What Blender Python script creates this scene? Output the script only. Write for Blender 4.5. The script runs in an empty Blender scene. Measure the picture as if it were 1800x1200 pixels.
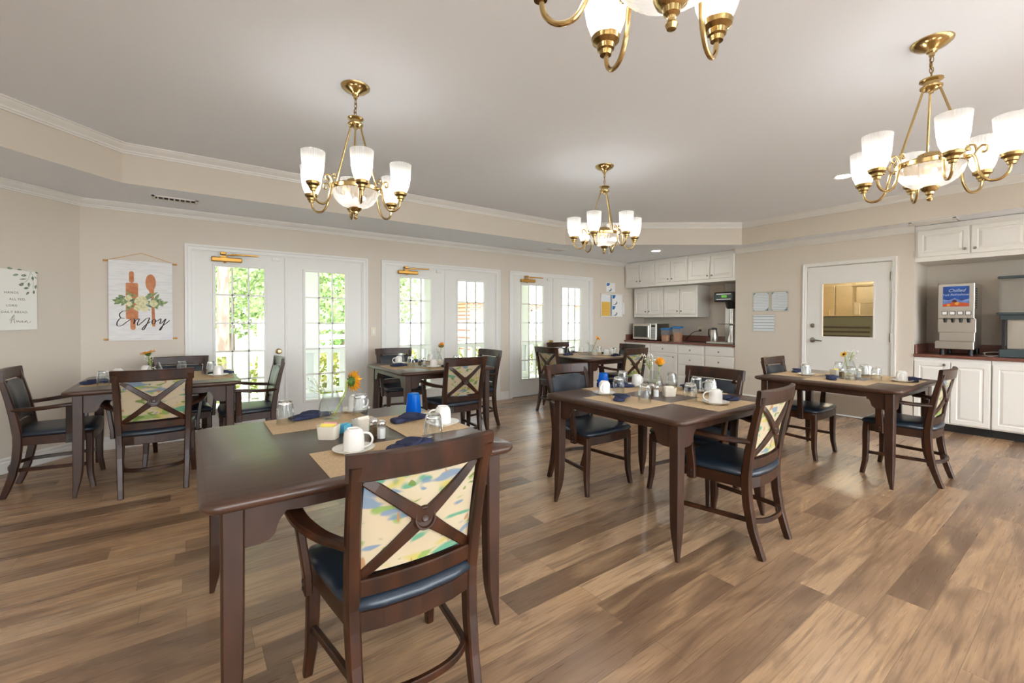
import bpy, bmesh, math, random
from mathutils import Vector, Matrix
C = bpy.context.scene.collection
PI = math.pi
random.seed(7)

# ------------------------------------------------------------------ materials
def lin(c):
    return tuple((x/255/12.92 if x/255 <= .04045 else ((x/255+.055)/1.055)**2.4) for x in c)
def srgb(r, g, b): return lin((r, g, b)) + (1,)

def mat(name, col, rough=.5, metal=0., spec=.5, coat=0., emit=None, estr=0., trans=0., noise=None, bump=None, sheen=0.):
    m = bpy.data.materials.new(name); m.use_nodes = True
    nt = m.node_tree; b = nt.nodes['Principled BSDF']
    b.inputs['Base Color'].default_value = col
    b.inputs['Roughness'].default_value = rough
    b.inputs['Metallic'].default_value = metal
    b.inputs['Specular IOR Level'].default_value = spec
    b.inputs['Coat Weight'].default_value = coat
    b.inputs['Coat Roughness'].default_value = .2
    b.inputs['Transmission Weight'].default_value = trans
    if emit: b.inputs['Emission Color'].default_value = emit; b.inputs['Emission Strength'].default_value = estr
    tc = None
    if noise or bump:
        tc = nt.nodes.new('ShaderNodeTexCoord')
    if noise:      # (col2, scale xyz, detail, lo, hi)
        col2, sc, det, lo, hi = noise
        mp = nt.nodes.new('ShaderNodeMapping'); mp.inputs['Scale'].default_value = sc
        nz = nt.nodes.new('ShaderNodeTexNoise'); nz.inputs['Scale'].default_value = 1; nz.inputs['Detail'].default_value = det
        rp = nt.nodes.new('ShaderNodeValToRGB')
        rp.color_ramp.elements[0].position = lo; rp.color_ramp.elements[1].position = hi
        rp.color_ramp.elements[0].color = col; rp.color_ramp.elements[1].color = col2
        nt.links.new(tc.outputs['Object'], mp.inputs['Vector']); nt.links.new(mp.outputs[0], nz.inputs['Vector'])
        nt.links.new(nz.outputs['Fac'], rp.inputs['Fac']); nt.links.new(rp.outputs['Color'], b.inputs['Base Color'])
    if bump:       # (scale, strength, distance)
        nz = nt.nodes.new('ShaderNodeTexNoise'); nz.inputs['Scale'].default_value = bump[0]; nz.inputs['Detail'].default_value = 3
        bp = nt.nodes.new('ShaderNodeBump'); bp.inputs['Strength'].default_value = bump[1]; bp.inputs['Distance'].default_value = bump[2]
        nt.links.new(tc.outputs['Object'], nz.inputs['Vector'])
        nt.links.new(nz.outputs['Fac'], bp.inputs['Height']); nt.links.new(bp.outputs['Normal'], b.inputs['Normal'])
    return m

def glass_mat(name, tint, edge=.75, base=.04, rough=.02, diffuse=0., dcol=(1, 1, 1, 1)):
    """thin clear pane: see-through face on, mirror-like at grazing angles"""
    m = bpy.data.materials.new(name); m.use_nodes = True; nt = m.node_tree; N = nt.nodes; L = nt.links
    for n in list(N): N.remove(n)
    out = N.new('ShaderNodeOutputMaterial'); tr = N.new('ShaderNodeBsdfTransparent'); gl = N.new('ShaderNodeBsdfGlossy')
    tr.inputs['Color'].default_value = tint; gl.inputs['Roughness'].default_value = rough
    lw = N.new('ShaderNodeLayerWeight'); lw.inputs['Blend'].default_value = .35
    mr = N.new('ShaderNodeMapRange'); mr.inputs['To Min'].default_value = base; mr.inputs['To Max'].default_value = edge
    mx = N.new('ShaderNodeMixShader')
    L.new(lw.outputs['Facing'], mr.inputs['Value'])
    pw = N.new('ShaderNodeMath'); pw.operation = 'POWER'; pw.inputs[1].default_value = 1.6
    L.new(mr.outputs[0], pw.inputs[0])
    L.new(pw.outputs[0], mx.inputs['Fac']); L.new(tr.outputs[0], mx.inputs[1]); L.new(gl.outputs[0], mx.inputs[2])
    last = mx
    if diffuse:
        df = N.new('ShaderNodeBsdfTranslucent'); df.inputs['Color'].default_value = dcol
        d2 = N.new('ShaderNodeBsdfDiffuse'); d2.inputs['Color'].default_value = dcol
        a = N.new('ShaderNodeAddShader'); 
        m2 = N.new('ShaderNodeMixShader'); m2.inputs['Fac'].default_value = .5
        L.new(df.outputs[0], m2.inputs[1]); L.new(d2.outputs[0], m2.inputs[2])
        m3 = N.new('ShaderNodeMixShader'); m3.inputs['Fac'].default_value = diffuse
        L.new(mx.outputs[0], m3.inputs[1]); L.new(m2.outputs[0], m3.inputs[2]); last = m3
        N.remove(a)
    L.new(last.outputs[0], out.inputs['Surface'])
    return m

def floor_mat():
    m = bpy.data.materials.new('plank_floor'); m.use_nodes = True; nt = m.node_tree; N = nt.nodes; L = nt.links
    b = N['Principled BSDF']
    tc = N.new('ShaderNodeTexCoord'); sp = N.new('ShaderNodeSeparateXYZ'); L.new(tc.outputs['Object'], sp.inputs[0])
    def M(op, a, b_=None, c=None):
        n = N.new('ShaderNodeMath'); n.operation = op
        for i, v in enumerate((a, b_, c)):
            if v is None: continue
            if isinstance(v, (int, float)): n.inputs[i].default_value = v
            else: L.new(v, n.inputs[i])
        return n.outputs[0]
    W, LN = .1522, 1.22
    yy = M('DIVIDE', M('SUBTRACT', sp.outputs['Y'], .021), W); row = M('FLOOR', yy); fy = M('FRACT', yy)
    wn = N.new('ShaderNodeTexWhiteNoise'); wn.noise_dimensions = '1D'; L.new(row, wn.inputs['W'])
    xx = M('ADD', M('DIVIDE', sp.outputs['X'], LN), M('MULTIPLY', wn.outputs['Value'], 7.3)); col = M('FLOOR', xx); fx = M('FRACT', xx)
    cb = N.new('ShaderNodeCombineXYZ'); L.new(row, cb.inputs[0]); L.new(col, cb.inputs[1])
    w2 = N.new('ShaderNodeTexWhiteNoise'); w2.noise_dimensions = '2D'; L.new(cb.outputs[0], w2.inputs['Vector'])
    rp = N.new('ShaderNodeValToRGB'); e = rp.color_ramp.elements
    e[0].position = 0; e[0].color = srgb(122, 96, 74); e[1].position = 1; e[1].color = srgb(196, 164, 130)
    for p, c in ((.2, (148, 118, 92)), (.45, (170, 137, 106)), (.75, (182, 147, 113))):
        q = e.new(p); q.color = srgb(*c)
    L.new(w2.outputs['Value'], rp.inputs['Fac'])
    # grain coordinates, shifted per plank
    off = M('MULTIPLY', w2.outputs['Value'], 37.0)
    def grain(sx, sy, det, dist=0.):
        cc = N.new('ShaderNodeCombineXYZ'); L.new(M('MULTIPLY', sp.outputs['X'], sx), cc.inputs[0])
        L.new(M('MULTIPLY', sp.outputs['Y'], sy), cc.inputs[1]); L.new(off, cc.inputs[2])
        nz = N.new('ShaderNodeTexNoise'); nz.inputs['Scale'].default_value = 1; nz.inputs['Detail'].default_value = det
        nz.inputs['Distortion'].default_value = dist
        L.new(cc.outputs[0], nz.inputs['Vector']); return nz.outputs['Fac']
    g1 = grain(2.6, 60, 5, .4); g2 = grain(1.6, 6.5, 4, 1.0); g3 = grain(9, 170, 2)
    def mix(fac, c1, c2, typ='MIX'):
        n = N.new('ShaderNodeMix'); n.data_type = 'RGBA'; n.blend_type = typ
        L.new(fac, n.inputs['Factor']) if not isinstance(fac, float) else setattr(n.inputs['Factor'], 'default_value', fac)
        for s, v in ((6, c1), (7, c2)):
            if isinstance(v, tuple): n.inputs[s].default_value = v
            else: L.new(v, n.inputs[s])
        return n.outputs[2]
    def ramp(v, lo, hi):
        n = N.new('ShaderNodeMapRange'); n.inputs['From Min'].default_value = lo; n.inputs['From Max'].default_value = hi
        L.new(v, n.inputs['Value']); return n.outputs[0]
    c = mix(M('MULTIPLY', ramp(g2, .50, .68), .62), rp.outputs['Color'], srgb(104, 80, 62))
    c = mix(M('MULTIPLY', ramp(g2, .46, .28), .6), c, srgb(200, 164, 124))
    c = mix(M('MULTIPLY', ramp(g1, .5, .68), .6), c, srgb(104, 78, 58))
    c = mix(M('MULTIPLY', ramp(g3, .55, .8), .3), c, srgb(95, 74, 58))
    ey = M('MINIMUM', fy, M('SUBTRACT', 1.0, fy)); ex = M('MULTIPLY', M('MINIMUM', fx, M('SUBTRACT', 1.0, fx)), LN/W)
    ed = M('MINIMUM', ey, ex)
    c = mix(M('MULTIPLY', ramp(ed, .010, .004), .55), c, srgb(70, 52, 40))
    L.new(c, b.inputs['Base Color'])
    rr = N.new('ShaderNodeMapRange'); rr.inputs['To Min'].default_value = .22; rr.inputs['To Max'].default_value = .36
    L.new(g1, rr.inputs['Value']); L.new(rr.outputs[0], b.inputs['Roughness'])
    b.inputs['Specular IOR Level'].default_value = .6
    bp = N.new('ShaderNodeBump'); bp.inputs['Strength'].default_value = .12; bp.inputs['Distance'].default_value = .002
    L.new(g1, bp.inputs['Height']); L.new(bp.outputs['Normal'], b.inputs['Normal'])
    return m

def floral_mat():
    m = bpy.data.materials.new('floral_fabric'); m.use_nodes = True; nt = m.node_tree; N = nt.nodes; L = nt.links
    b = N['Principled BSDF']; b.inputs['Roughness'].default_value = .7; b.inputs['Specular IOR Level'].default_value = .25
    tc = N.new('ShaderNodeTexCoord'); oi = N.new('ShaderNodeObjectInfo')
    ad = N.new('ShaderNodeVectorMath'); ad.operation = 'ADD'
    ms = N.new('ShaderNodeVectorMath'); ms.operation = 'SCALE'; ms.inputs['Scale'].default_value = .35
    cb = N.new('ShaderNodeCombineXYZ'); L.new(oi.outputs['Random'], cb.inputs[0]); L.new(oi.outputs['Random'], cb.inputs[2])
    L.new(cb.outputs[0], ms.inputs[0]); L.new(tc.outputs['Object'], ad.inputs[0]); L.new(ms.outputs[0], ad.inputs[1])
    prev = None
    base = srgb(188, 174, 147)
    def blot(scale, lo, hi, color, rot, strength=.9):
        nonlocal prev
        mp = N.new('ShaderNodeMapping'); mp.inputs['Scale'].default_value = scale; mp.inputs['Rotation'].default_value = (0, rot, 0)
        mp.inputs['Location'].default_value = (rot*3, rot, rot*5)
        L.new(ad.outputs[0], mp.inputs[0])
        nz = N.new('ShaderNodeTexNoise'); nz.inputs['Scale'].default_value = 1; nz.inputs['Detail'].default_value = 1.2; nz.inputs['Distortion'].default_value = .5
        L.new(mp.outputs[0], nz.inputs['Vector'])
        mr = N.new('ShaderNodeMapRange'); mr.inputs['From Min'].default_value = lo; mr.inputs['From Max'].default_value = hi; mr.inputs['To Max'].default_value = strength
        L.new(nz.outputs['Fac'], mr.inputs['Value'])
        mx = N.new('ShaderNodeMix'); mx.data_type = 'RGBA'; L.new(mr.outputs[0], mx.inputs['Factor'])
        if prev is None: mx.inputs[6].default_value = base
        else: L.new(prev, mx.inputs[6])
        mx.inputs[7].default_value = color; prev = mx.outputs[2]
    blot((3, 3, 3), .42, .6, srgb(178, 156, 126), .3, .5)
    blot((6, 6, 12), .62, .70, srgb(176, 162, 66), .9, .8)
    blot((8, 8, 18), .62, .68, srgb(116, 146, 72), 2.1, .85)
    blot((7, 7, 17), .62, .66, srgb(74, 142, 114), .5, .9)
    blot((8, 8, 19), .63, .68, srgb(100, 124, 148), 2.6, .85)
    blot((14, 14, 26), .67, .70, srgb(98, 122, 50), 1.5)
    blot((30, 30, 11), .69, .72, srgb(160, 116, 74), .2)
    L.new(prev, b.inputs['Base Color'])
    return m

def foliage_mat(name, c1, c2, c3):
    m = bpy.data.materials.new(name); m.use_nodes = True; nt = m.node_tree; N = nt.nodes; L = nt.links
    b = N['Principled BSDF']; b.inputs['Roughness'].default_value = .7; b.inputs['Specular IOR Level'].default_value = .2
    tc = N.new('ShaderNodeTexCoord'); nz = N.new('ShaderNodeTexNoise'); nz.inputs['Scale'].default_value = 4; nz.inputs['Detail'].default_value = 6
    rp = N.new('ShaderNodeValToRGB'); e = rp.color_ramp.elements
    e[0].position = .35; e[0].color = c1; e[1].position = .65; e[1].color = c3; q = e.new(.5); q.color = c2
    L.new(tc.outputs['Object'], nz.inputs['Vector']); L.new(nz.outputs['Fac'], rp.inputs['Fac']); L.new(rp.outputs['Color'], b.inputs['Base Color'])
    return m

def brick_mat():
    m = bpy.data.materials.new('brick'); m.use_nodes = True; nt = m.node_tree; N = nt.nodes; L = nt.links
    b = N['Principled BSDF']; b.inputs['Roughness'].default_value = .85
    tc = N.new('ShaderNodeTexCoord'); mp = N.new('ShaderNodeMapping'); mp.inputs['Rotation'].default_value = (PI/2, 0, 0)
    br = N.new('ShaderNodeTexBrick'); br.inputs['Scale'].default_value = 1; br.inputs['Brick Width'].default_value = .3; br.inputs['Row Height'].default_value = .1
    br.inputs['Mortar Size'].default_value = .012
    br.inputs['Color1'].default_value = srgb(176, 122, 108); br.inputs['Color2'].default_value = srgb(148, 92, 82); br.inputs['Mortar'].default_value = srgb(205, 190, 180)
    L.new(tc.outputs['Object'], mp.inputs[0]); L.new(mp.outputs[0], br.inputs['Vector']); L.new(br.outputs['Color'], b.inputs['Base Color'])
    return m

def stripes_mat(name, base, ink, scale, duty, axis='Z', grad=None):
    """printed lines of text too small to read"""
    m = bpy.data.materials.new(name); m.use_nodes = True; nt = m.node_tree; N = nt.nodes; L = nt.links
    b = N['Principled BSDF']; b.inputs['Roughness'].default_value = .4
    tc = N.new('ShaderNodeTexCoord'); sp = N.new('ShaderNodeSeparateXYZ'); L.new(tc.outputs['Object'], sp.inputs[0])
    a = N.new('ShaderNodeMath'); a.operation = 'MULTIPLY'; a.inputs[1].default_value = scale; L.new(sp.outputs[axis], a.inputs[0])
    f = N.new('ShaderNodeMath'); f.operation = 'FRACT'; L.new(a.outputs[0], f.inputs[0])
    g = N.new('ShaderNodeMath'); g.operation = 'LESS_THAN'; g.inputs[1].default_value = duty; L.new(f.outputs[0], g.inputs[0])
    mx = N.new('ShaderNodeMix'); mx.data_type = 'RGBA'; mx.inputs[6].default_value = base; mx.inputs[7].default_value = ink
    L.new(g.outputs[0], mx.inputs['Factor']); L.new(mx.outputs[2], b.inputs['Base Color'])
    return m

M_ = {}
M_['wall'] = mat('wall_paint', srgb(217, 207, 193), .6, bump=(160, .04, .002))
M_['ceil'] = mat('ceiling_paint', srgb(242, 246, 253), .7, bump=(220, .05, .002))
M_['trim'] = mat('trim_paint', srgb(233, 231, 226), .35)
M_['door'] = mat('door_paint', srgb(231, 229, 223), .35)
M_['cab'] = mat('cabinet_paint', srgb(236, 233, 226), .38)
M_['floor'] = floor_mat()
M_['wood'] = mat('dark_walnut_stain', srgb(38, 21, 12), .34, spec=.4, coat=.08, noise=(srgb(68, 36, 18), (14, 14, 5), 4, .35, .72))
M_['wood_top'] = mat('table_top_laminate', srgb(62, 42, 32), .33, coat=.05, noise=(srgb(80, 54, 41), (7, 40, 6), 5, .3, .75))
M_['wood_leg'] = mat('table_leg_stain', srgb(50, 31, 21), .38, spec=.4, coat=.06, noise=(srgb(70, 43, 29), (14, 14, 4), 4, .35, .72))
M_['leather'] = mat('navy_leather', srgb(30, 42, 55), .34, spec=.6, bump=(140, .08, .002))
M_['floral'] = floral_mat()
M_['brass'] = mat('polished_brass', srgb(188, 162, 112), .2, metal=1)
M_['abrass'] = mat('aged_brass', srgb(158, 132, 86), .24, metal=1)
M_['gold'] = mat('gold_lacquer', srgb(188, 142, 70), .34, metal=.85)
M_['steel'] = mat('stainless_steel', srgb(208, 205, 198), .32, metal=1, bump=(60, .03, .001))
M_['chrome'] = mat('chrome', srgb(220, 220, 220), .1, metal=1)
M_['nickel'] = mat('satin_nickel', srgb(150, 145, 135), .3, metal=1)
M_['black'] = mat('black_plastic', srgb(28, 28, 30), .4)
M_['dark'] = mat('dark_gap', srgb(30, 26, 24), .7)
M_['white'] = mat('white_ceramic', srgb(242, 240, 235), .18, coat=.3)
M_['cream'] = mat('cream_ceramic', srgb(236, 226, 208), .22, coat=.3)
M_['plate'] = mat('ivory_plastic', srgb(232, 222, 200), .4)
M_['navy'] = mat('navy_cotton', srgb(52, 56, 80), .85, spec=.15, noise=(srgb(62, 68, 98), (60, 60, 60), 3, .3, .7), bump=(300, .3, .002))
M_['mat'] = mat('woven_tan_placemat', srgb(200, 173, 138), .85, spec=.1, noise=(srgb(216, 192, 158), (140, 140, 140), 3, .35, .65), bump=(420, .25, .001))
M_['glass'] = glass_mat('clear_glass', (.97, .98, .98, 1), .85, .05, .02)
M_['crystal'] = mat('cut_glass', (1, 1, 1, 1), .03, trans=1.)
M_['vaseg'] = glass_mat('vase_glass', (.96, .975, .975, 1), .75, .04, .02)
M_['pane'] = glass_mat('window_pane', (.98, .99, .99, 1), .45, .02, .01)
M_['acrylic'] = glass_mat('acrylic_sleeve', (.97, .98, .98, 1), .5, .08, .05)
M_['blueg'] = glass_mat('blue_glass', (.04, .42, .95, 1), .45, .05, .05, diffuse=.5, dcol=(.01, .34, .9, 1))
M_['shade'] = glass_mat('pressed_glass_shade', (.96, .96, .95, 1), .6, .08, .08, diffuse=.30, dcol=(.98, .97, .95, 1))
M_['tank'] = glass_mat('smoky_tank', (.92, .90, .86, 1), .5, .06, .05, diffuse=.35, dcol=(.86, .83, .78, 1))
M_['bulb'] = mat('lit_bulb', (1, 1, 1, 1), .5, emit=(1, .97, .93, 1), estr=24)
M_['can'] = mat('lit_downlight', (1, 1, 1, 1), .5, emit=(1, .96, .9, 1), estr=34)
M_['counter'] = mat('brown_laminate', srgb(112, 70, 58), .3, noise=(srgb(130, 84, 70), (90, 90, 90), 3, .35, .65))
M_['paper'] = mat('paper', srgb(240, 240, 238), .6)
M_['canvas'] = mat('canvas_print', srgb(242, 240, 232), .7)
M_['scroll'] = mat('scroll_canvas', srgb(238, 236, 234), .7, noise=(srgb(222, 222, 224), (7, 7, 60), 5, .45, .72))
M_['dowel'] = mat('light_wood_dowel', srgb(214, 164, 96), .5)
M_['ink'] = mat('charcoal_ink', srgb(52, 46, 46), .8)
M_['inkgrey'] = mat('grey_ink', srgb(110, 106, 100), .8)
M_['pin'] = mat('print_wood', srgb(214, 150, 108), .8, noise=(srgb(190, 112, 72), (14, 14, 14), 3, .35, .7))
M_['leafp'] = mat('print_leaf', srgb(118, 142, 92), .8, noise=(srgb(160, 176, 122), (40, 40, 40), 2, .4, .6))
M_['leafp2'] = mat('print_dark_leaf', srgb(96, 112, 92), .8, noise=(srgb(160, 172, 150), (50, 50, 50), 2, .4, .6))
M_['rosep'] = mat('print_cream_rose', srgb(232, 226, 190), .8, noise=(srgb(206, 204, 150), (60, 60, 60), 3, .45, .6))
M_['petal'] = mat('sunflower_petal', srgb(244, 156, 18), .6, noise=(srgb(250, 184, 40), (50, 50, 50), 2, .4, .6))
M_['orange'] = mat('orange_petal', srgb(238, 128, 16), .6, noise=(srgb(248, 160, 30), (60, 60, 60), 2, .4, .6))
M_['yellow'] = mat('yellow_petal', srgb(240, 192, 60), .6)
M_['sundisc'] = mat('sunflower_disc', srgb(70, 46, 20), .9)
M_['stem'] = mat('flower_stem', srgb(150, 170, 76), .6)
M_['sepal'] = mat('green_sepal', srgb(72, 104, 36), .6)
M_['breath'] = mat('babys_breath', srgb(236, 234, 224), .8)
M_['water'] = glass_mat('water', (.93, .96, .95, 1), .4, .05, .02)
M_['salt'] = mat('salt', srgb(240, 240, 238), .7)
M_['pepper'] = mat('ground_pepper', srgb(120, 100, 70), .8)
M_['pk_yellow'] = mat('yellow_packet', srgb(244, 224, 110), .6)
M_['pk_pink'] = mat('pink_packet', srgb(236, 168, 190), .6)
M_['pk_blue'] = mat('blue_packet', srgb(96, 186, 214), .6)
M_['pk_white'] = mat('white_packet', srgb(236, 230, 216), .6)
M_['lidblue'] = mat('blue_lid', srgb(40, 122, 190), .4)
M_['tubclear'] = glass_mat('clear_tub', (.93, .95, .96, 1), .45, .06, .1, diffuse=.18)
M_['cereal'] = mat('cereal', srgb(214, 160, 112), .9, noise=(srgb(186, 122, 80), (70, 70, 70), 3, .4, .6))
M_['mwglass'] = mat('microwave_window', srgb(62, 66, 62), .15)
M_['lcd'] = mat('green_display', srgb(60, 100, 40), .3, emit=srgb(130, 220, 80), estr=.12)
M_['postblue'] = mat('poster_blue', srgb(38, 112, 178), .6)
M_['postdk'] = mat('poster_dark_blue', srgb(24, 74, 112), .6)
M_['postyel'] = mat('poster_yellow', srgb(230, 186, 84), .6)
M_['postgrey'] = mat('poster_grey_blue', srgb(140, 158, 170), .6)
M_['lines'] = stripes_mat('printed_lines', srgb(248, 249, 250), srgb(214, 217, 224), 42, .3)
M_['table_lines'] = stripes_mat('ruled_sheet', srgb(248, 249, 252), srgb(140, 144, 156), 22, .16)
M_['teal'] = mat('teal_corner', srgb(70, 140, 162), .6)
M_['sky_print'] = mat('sign_blue', srgb(36, 96, 190), .35, noise=(srgb(26, 52, 110), (5, 5, 9), 3, .35, .65))
M_['cloud_print'] = mat('sign_cloud', srgb(130, 150, 200), .35, noise=(srgb(70, 104, 176), (20, 20, 30), 3, .35, .65))
M_['fruit1'] = mat('sign_orange', srgb(196, 84, 40), .4)
M_['fruit2'] = mat('sign_gold', srgb(214, 160, 60), .4)
M_['fruit3'] = mat('sign_plum', srgb(96, 40, 40), .4)
M_['siglet'] = mat('sign_lettering', srgb(190, 200, 210), .4)
M_['teabase'] = mat('slate_plastic', srgb(66, 78, 82), .4)
M_['wire'] = mat('wire_mesh', srgb(90, 84, 60), .5, metal=.6)
M_['kwall'] = mat('kitchen_wall', srgb(222, 196, 140), .6)
M_['ksteel'] = mat('kitchen_steel', srgb(176, 168, 150), .35, metal=.9)
M_['kgreen'] = mat('kitchen_dark_unit', srgb(92, 102, 94), .3)
M_['klamp'] = mat('kitchen_lamp', (1, 1, 1, 1), .5, emit=(1, .86, .6, 1), estr=14)
M_['pvc'] = mat('white_vinyl', srgb(240, 242, 244), .45)
M_['lawn'] = mat('lawn', srgb(186, 196, 140), .9, noise=(srgb(208, 208, 170), (.5, .5, .5), 6, .35, .65))
M_['deck'] = mat('porch_deck', srgb(222, 222, 218), .7)
M_['roof'] = mat('grey_shingles', srgb(190, 190, 192), .9)
M_['brick'] = brick_mat()
M_['siding'] = mat('white_siding', srgb(238, 238, 240), .6)
M_['winblue'] = mat('far_window', srgb(120, 136, 160), .2)
M_['bark'] = mat('bark', srgb(150, 128, 118), .9, noise=(srgb(112, 94, 84), (9, 9, 2), 4, .4, .6))
M_['leaf1'] = foliage_mat('tree_foliage', srgb(112, 132, 92), srgb(152, 172, 120), srgb(196, 208, 160))
M_['leaf2'] = foliage_mat('bush_foliage', srgb(128, 150, 84), srgb(186, 192, 112), srgb(222, 212, 140))
M_['leaf3'] = foliage_mat('bright_foliage', srgb(88, 128, 74), srgb(124, 166, 100), srgb(178, 204, 138))
M_['scuff'] = mat('worn_wood', srgb(196, 140, 80), .7)

# ------------------------------------------------------------------ mesh helpers
def V(*a): return Vector(a)
def obj(name, bm, m, parent=None, smooth=False, ang=.6, loc=None):
    me = bpy.data.meshes.new(name)
    bmesh.ops.recalc_face_normals(bm, faces=bm.faces)
    bm.to_mesh(me); bm.free()
    ms = m if isinstance(m, (list, tuple)) else [m]
    for x in ms: me.materials.append(M_[x])
    if smooth:
        for p in me.polygons: p.use_smooth = True
        me.set_sharp_from_angle(angle=ang)
    o = bpy.data.objects.new(name, me); C.objects.link(o)
    if parent: o.parent = parent
    if loc: o.location = loc
    return o
def struct(name, bm, m, parent=None, smooth=False):
    o = obj(name, bm, m, parent, smooth)
    if not parent: o['kind'] = 'structure'
    return o
def tag(o, label, cat, group=None):
    o['label'] = label; o['category'] = cat
    if group: o['group'] = group
    return o
def thing(name, label, cat, loc=(0, 0, 0), rz=0, group=None):
    o = bpy.data.objects.new(name, None); C.objects.link(o)
    o.empty_display_size = .05
    o.location = loc; o.rotation_euler = (0, 0, rz)
    return tag(o, label, cat, group)
def kids(o): return [c for c in bpy.data.objects if c.parent == o]
KID = {}
def dup(root, loc, rz, label, group=None):
    if root.name not in KID:
        KID[root.name] = [(c, kids(c)) for c in kids(root)]
    r = root.copy(); C.objects.link(r); r.location = loc; r.rotation_euler = (0, 0, rz); r['label'] = label
    if group: r['group'] = group
    for c, gs in KID[root.name]:
        d = c.copy(); C.objects.link(d); d.parent = r
        for g in gs:
            e = g.copy(); C.objects.link(e); e.parent = d
    return r
PROTO = []
def kill(root):
    for c in kids(root):
        for g in kids(c): bpy.data.objects.remove(g)
        bpy.data.objects.remove(c)
    bpy.data.objects.remove(root)

def box(bm, x0, x1, y0, y1, z0, z1, bev=0., mi=0, seg=1):
    r = bmesh.ops.create_cube(bm, size=1)
    vs = r['verts']
    bmesh.ops.scale(bm, vec=(x1-x0, y1-y0, z1-z0), verts=vs)
    bmesh.ops.translate(bm, vec=((x0+x1)/2, (y0+y1)/2, (z0+z1)/2), verts=vs)
    fs = set(f for v in vs for f in v.link_faces)
    for f in fs: f.material_index = mi
    if bev:
        es = list(set(e for v in vs for e in v.link_edges))
        bmesh.ops.bevel(bm, geom=es, offset=bev, segments=seg, affect='EDGES', profile=.5, material=-1)
    return vs
def bx(*a, **k):
    bm = bmesh.new(); box(bm, *a, **k); return bm
def boxes(lst, bev=0.):
    bm = bmesh.new()
    for b in lst: box(bm, *b, bev=bev)
    return bm
def ring_faces(bm, rings, closed=True, cap=True, mi=0):
    n = len(rings[0])
    for a, b in zip(rings, rings[1:]):
        for i in range(n if closed else n-1):
            j = (i+1) % n
            f = bm.faces.new((a[i], a[j], b[j], b[i])); f.material_index = mi
    if cap:
        for r in (rings[0], rings[-1]):
            f = bm.faces.new(r if r is rings[-1] else list(reversed(r))); f.material_index = mi
def sweep(bm, pts, w, d, ref=(0, 0, 1), ch=.16, mi=0):
    pts = [Vector(p) for p in pts]; n = len(pts)
    w = w if isinstance(w, (list, tuple)) else [w]*n; d = d if isinstance(d, (list, tuple)) else [d]*n
    ref = Vector(ref); rings = []
    for i, p in enumerate(pts):
        t = (pts[min(i+1, n-1)]-pts[max(i-1, 0)]).normalized()
        s = (ref - t*ref.dot(t)).normalized(); nn = t.cross(s)
        a, b = w[i]/2, d[i]/2; c = ch*min(w[i], d[i])
        sec = [(a-c, b), (a, b-c), (a, -b+c), (a-c, -b), (-a+c, -b), (-a, -b+c), (-a, b-c), (-a+c, b)]
        rings.append([bm.verts.new(p+s*u+nn*v) for u, v in sec])
    ring_faces(bm, rings, mi=mi)
def tube(bm, pts, r, n=8, cap=True, mi=0):
    pts = [Vector(p) for p in pts]; k = len(pts)
    r = r if isinstance(r, (list, tuple)) else [r]*k
    t0 = (pts[1]-pts[0]).normalized()
    up = Vector((0, 0, 1)) if abs(t0.z) < .9 else Vector((1, 0, 0))
    s = (up - t0*up.dot(t0)).normalized(); rings = []
    for i, p in enumerate(pts):
        t = (pts[min(i+1, k-1)]-pts[max(i-1, 0)]).normalized()
        s = (s - t*s.dot(t)).normalized(); q = t.cross(s)
        rings.append([bm.verts.new(p + (s*math.cos(2*PI*j/n)+q*math.sin(2*PI*j/n))*r[i]) for j in range(n)])
    ring_faces(bm, rings, cap=cap, mi=mi)
def spline(pts, k=6):
    """Catmull-Rom through points"""
    P = [Vector(p) for p in pts]; P = [P[0]*2-P[1]] + P + [P[-1]*2-P[-2]]; out = []
    for i in range(1, len(P)-2):
        a, b, c, d = P[i-1:i+3]
        for j in range(k):
            t = j/k
            out.append(.5*((2*b)+(c-a)*t+(2*a-5*b+4*c-d)*t*t+(3*b-a-3*c+d)*t**3))
    out.append(P[-2]); return out
def lathe(bm, prof, n=24, c=(0, 0, 0), mod=None, mi=0, mat4=None):
    c = Vector(c); rings = []; new = []
    for r, z in prof:
        if r < 1e-5:
            v = bm.verts.new((0, 0, z)); rings.append([v]); new.append(v)
        else:
            ring = []
            for j in range(n):
                a = 2*PI*j/n; rr = r*(1+(mod[0]*(1 if j % 2 else -1) if mod else 0))
                v = bm.verts.new((rr*math.cos(a), rr*math.sin(a), z)); ring.append(v); new.append(v)
            rings.append(ring)
    for a, b in zip(rings, rings[1:]):
        for i in range(n):
            j = (i+1) % n
            if len(a) == 1 and len(b) == 1: continue
            if len(a) == 1: f = bm.faces.new((a[0], b[j], b[i]))
            elif len(b) == 1: f = bm.faces.new((a[i], a[j], b[0]))
            else: f = bm.faces.new((a[i], a[j], b[j], b[i]))
            f.material_index = mi
    if mat4 is not None: bmesh.ops.transform(bm, matrix=mat4, verts=new)
    bmesh.ops.translate(bm, vec=c, verts=new)
    return new
def lat(prof, n=24, c=(0, 0, 0), **k):
    bm = bmesh.new(); lathe(bm, prof, n, c, **k); return bm
def ball(bm, c, r, sc=(1, 1, 1), u=12, v=8, mi=0):
    res = bmesh.ops.create_uvsphere(bm, u_segments=u, v_segments=v, radius=r)
    bmesh.ops.scale(bm, vec=sc, verts=res['verts']); bmesh.ops.translate(bm, vec=c, verts=res['verts'])
    for f in set(f for x in res['verts'] for f in x.link_faces): f.material_index = mi
    return res['verts']
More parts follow.
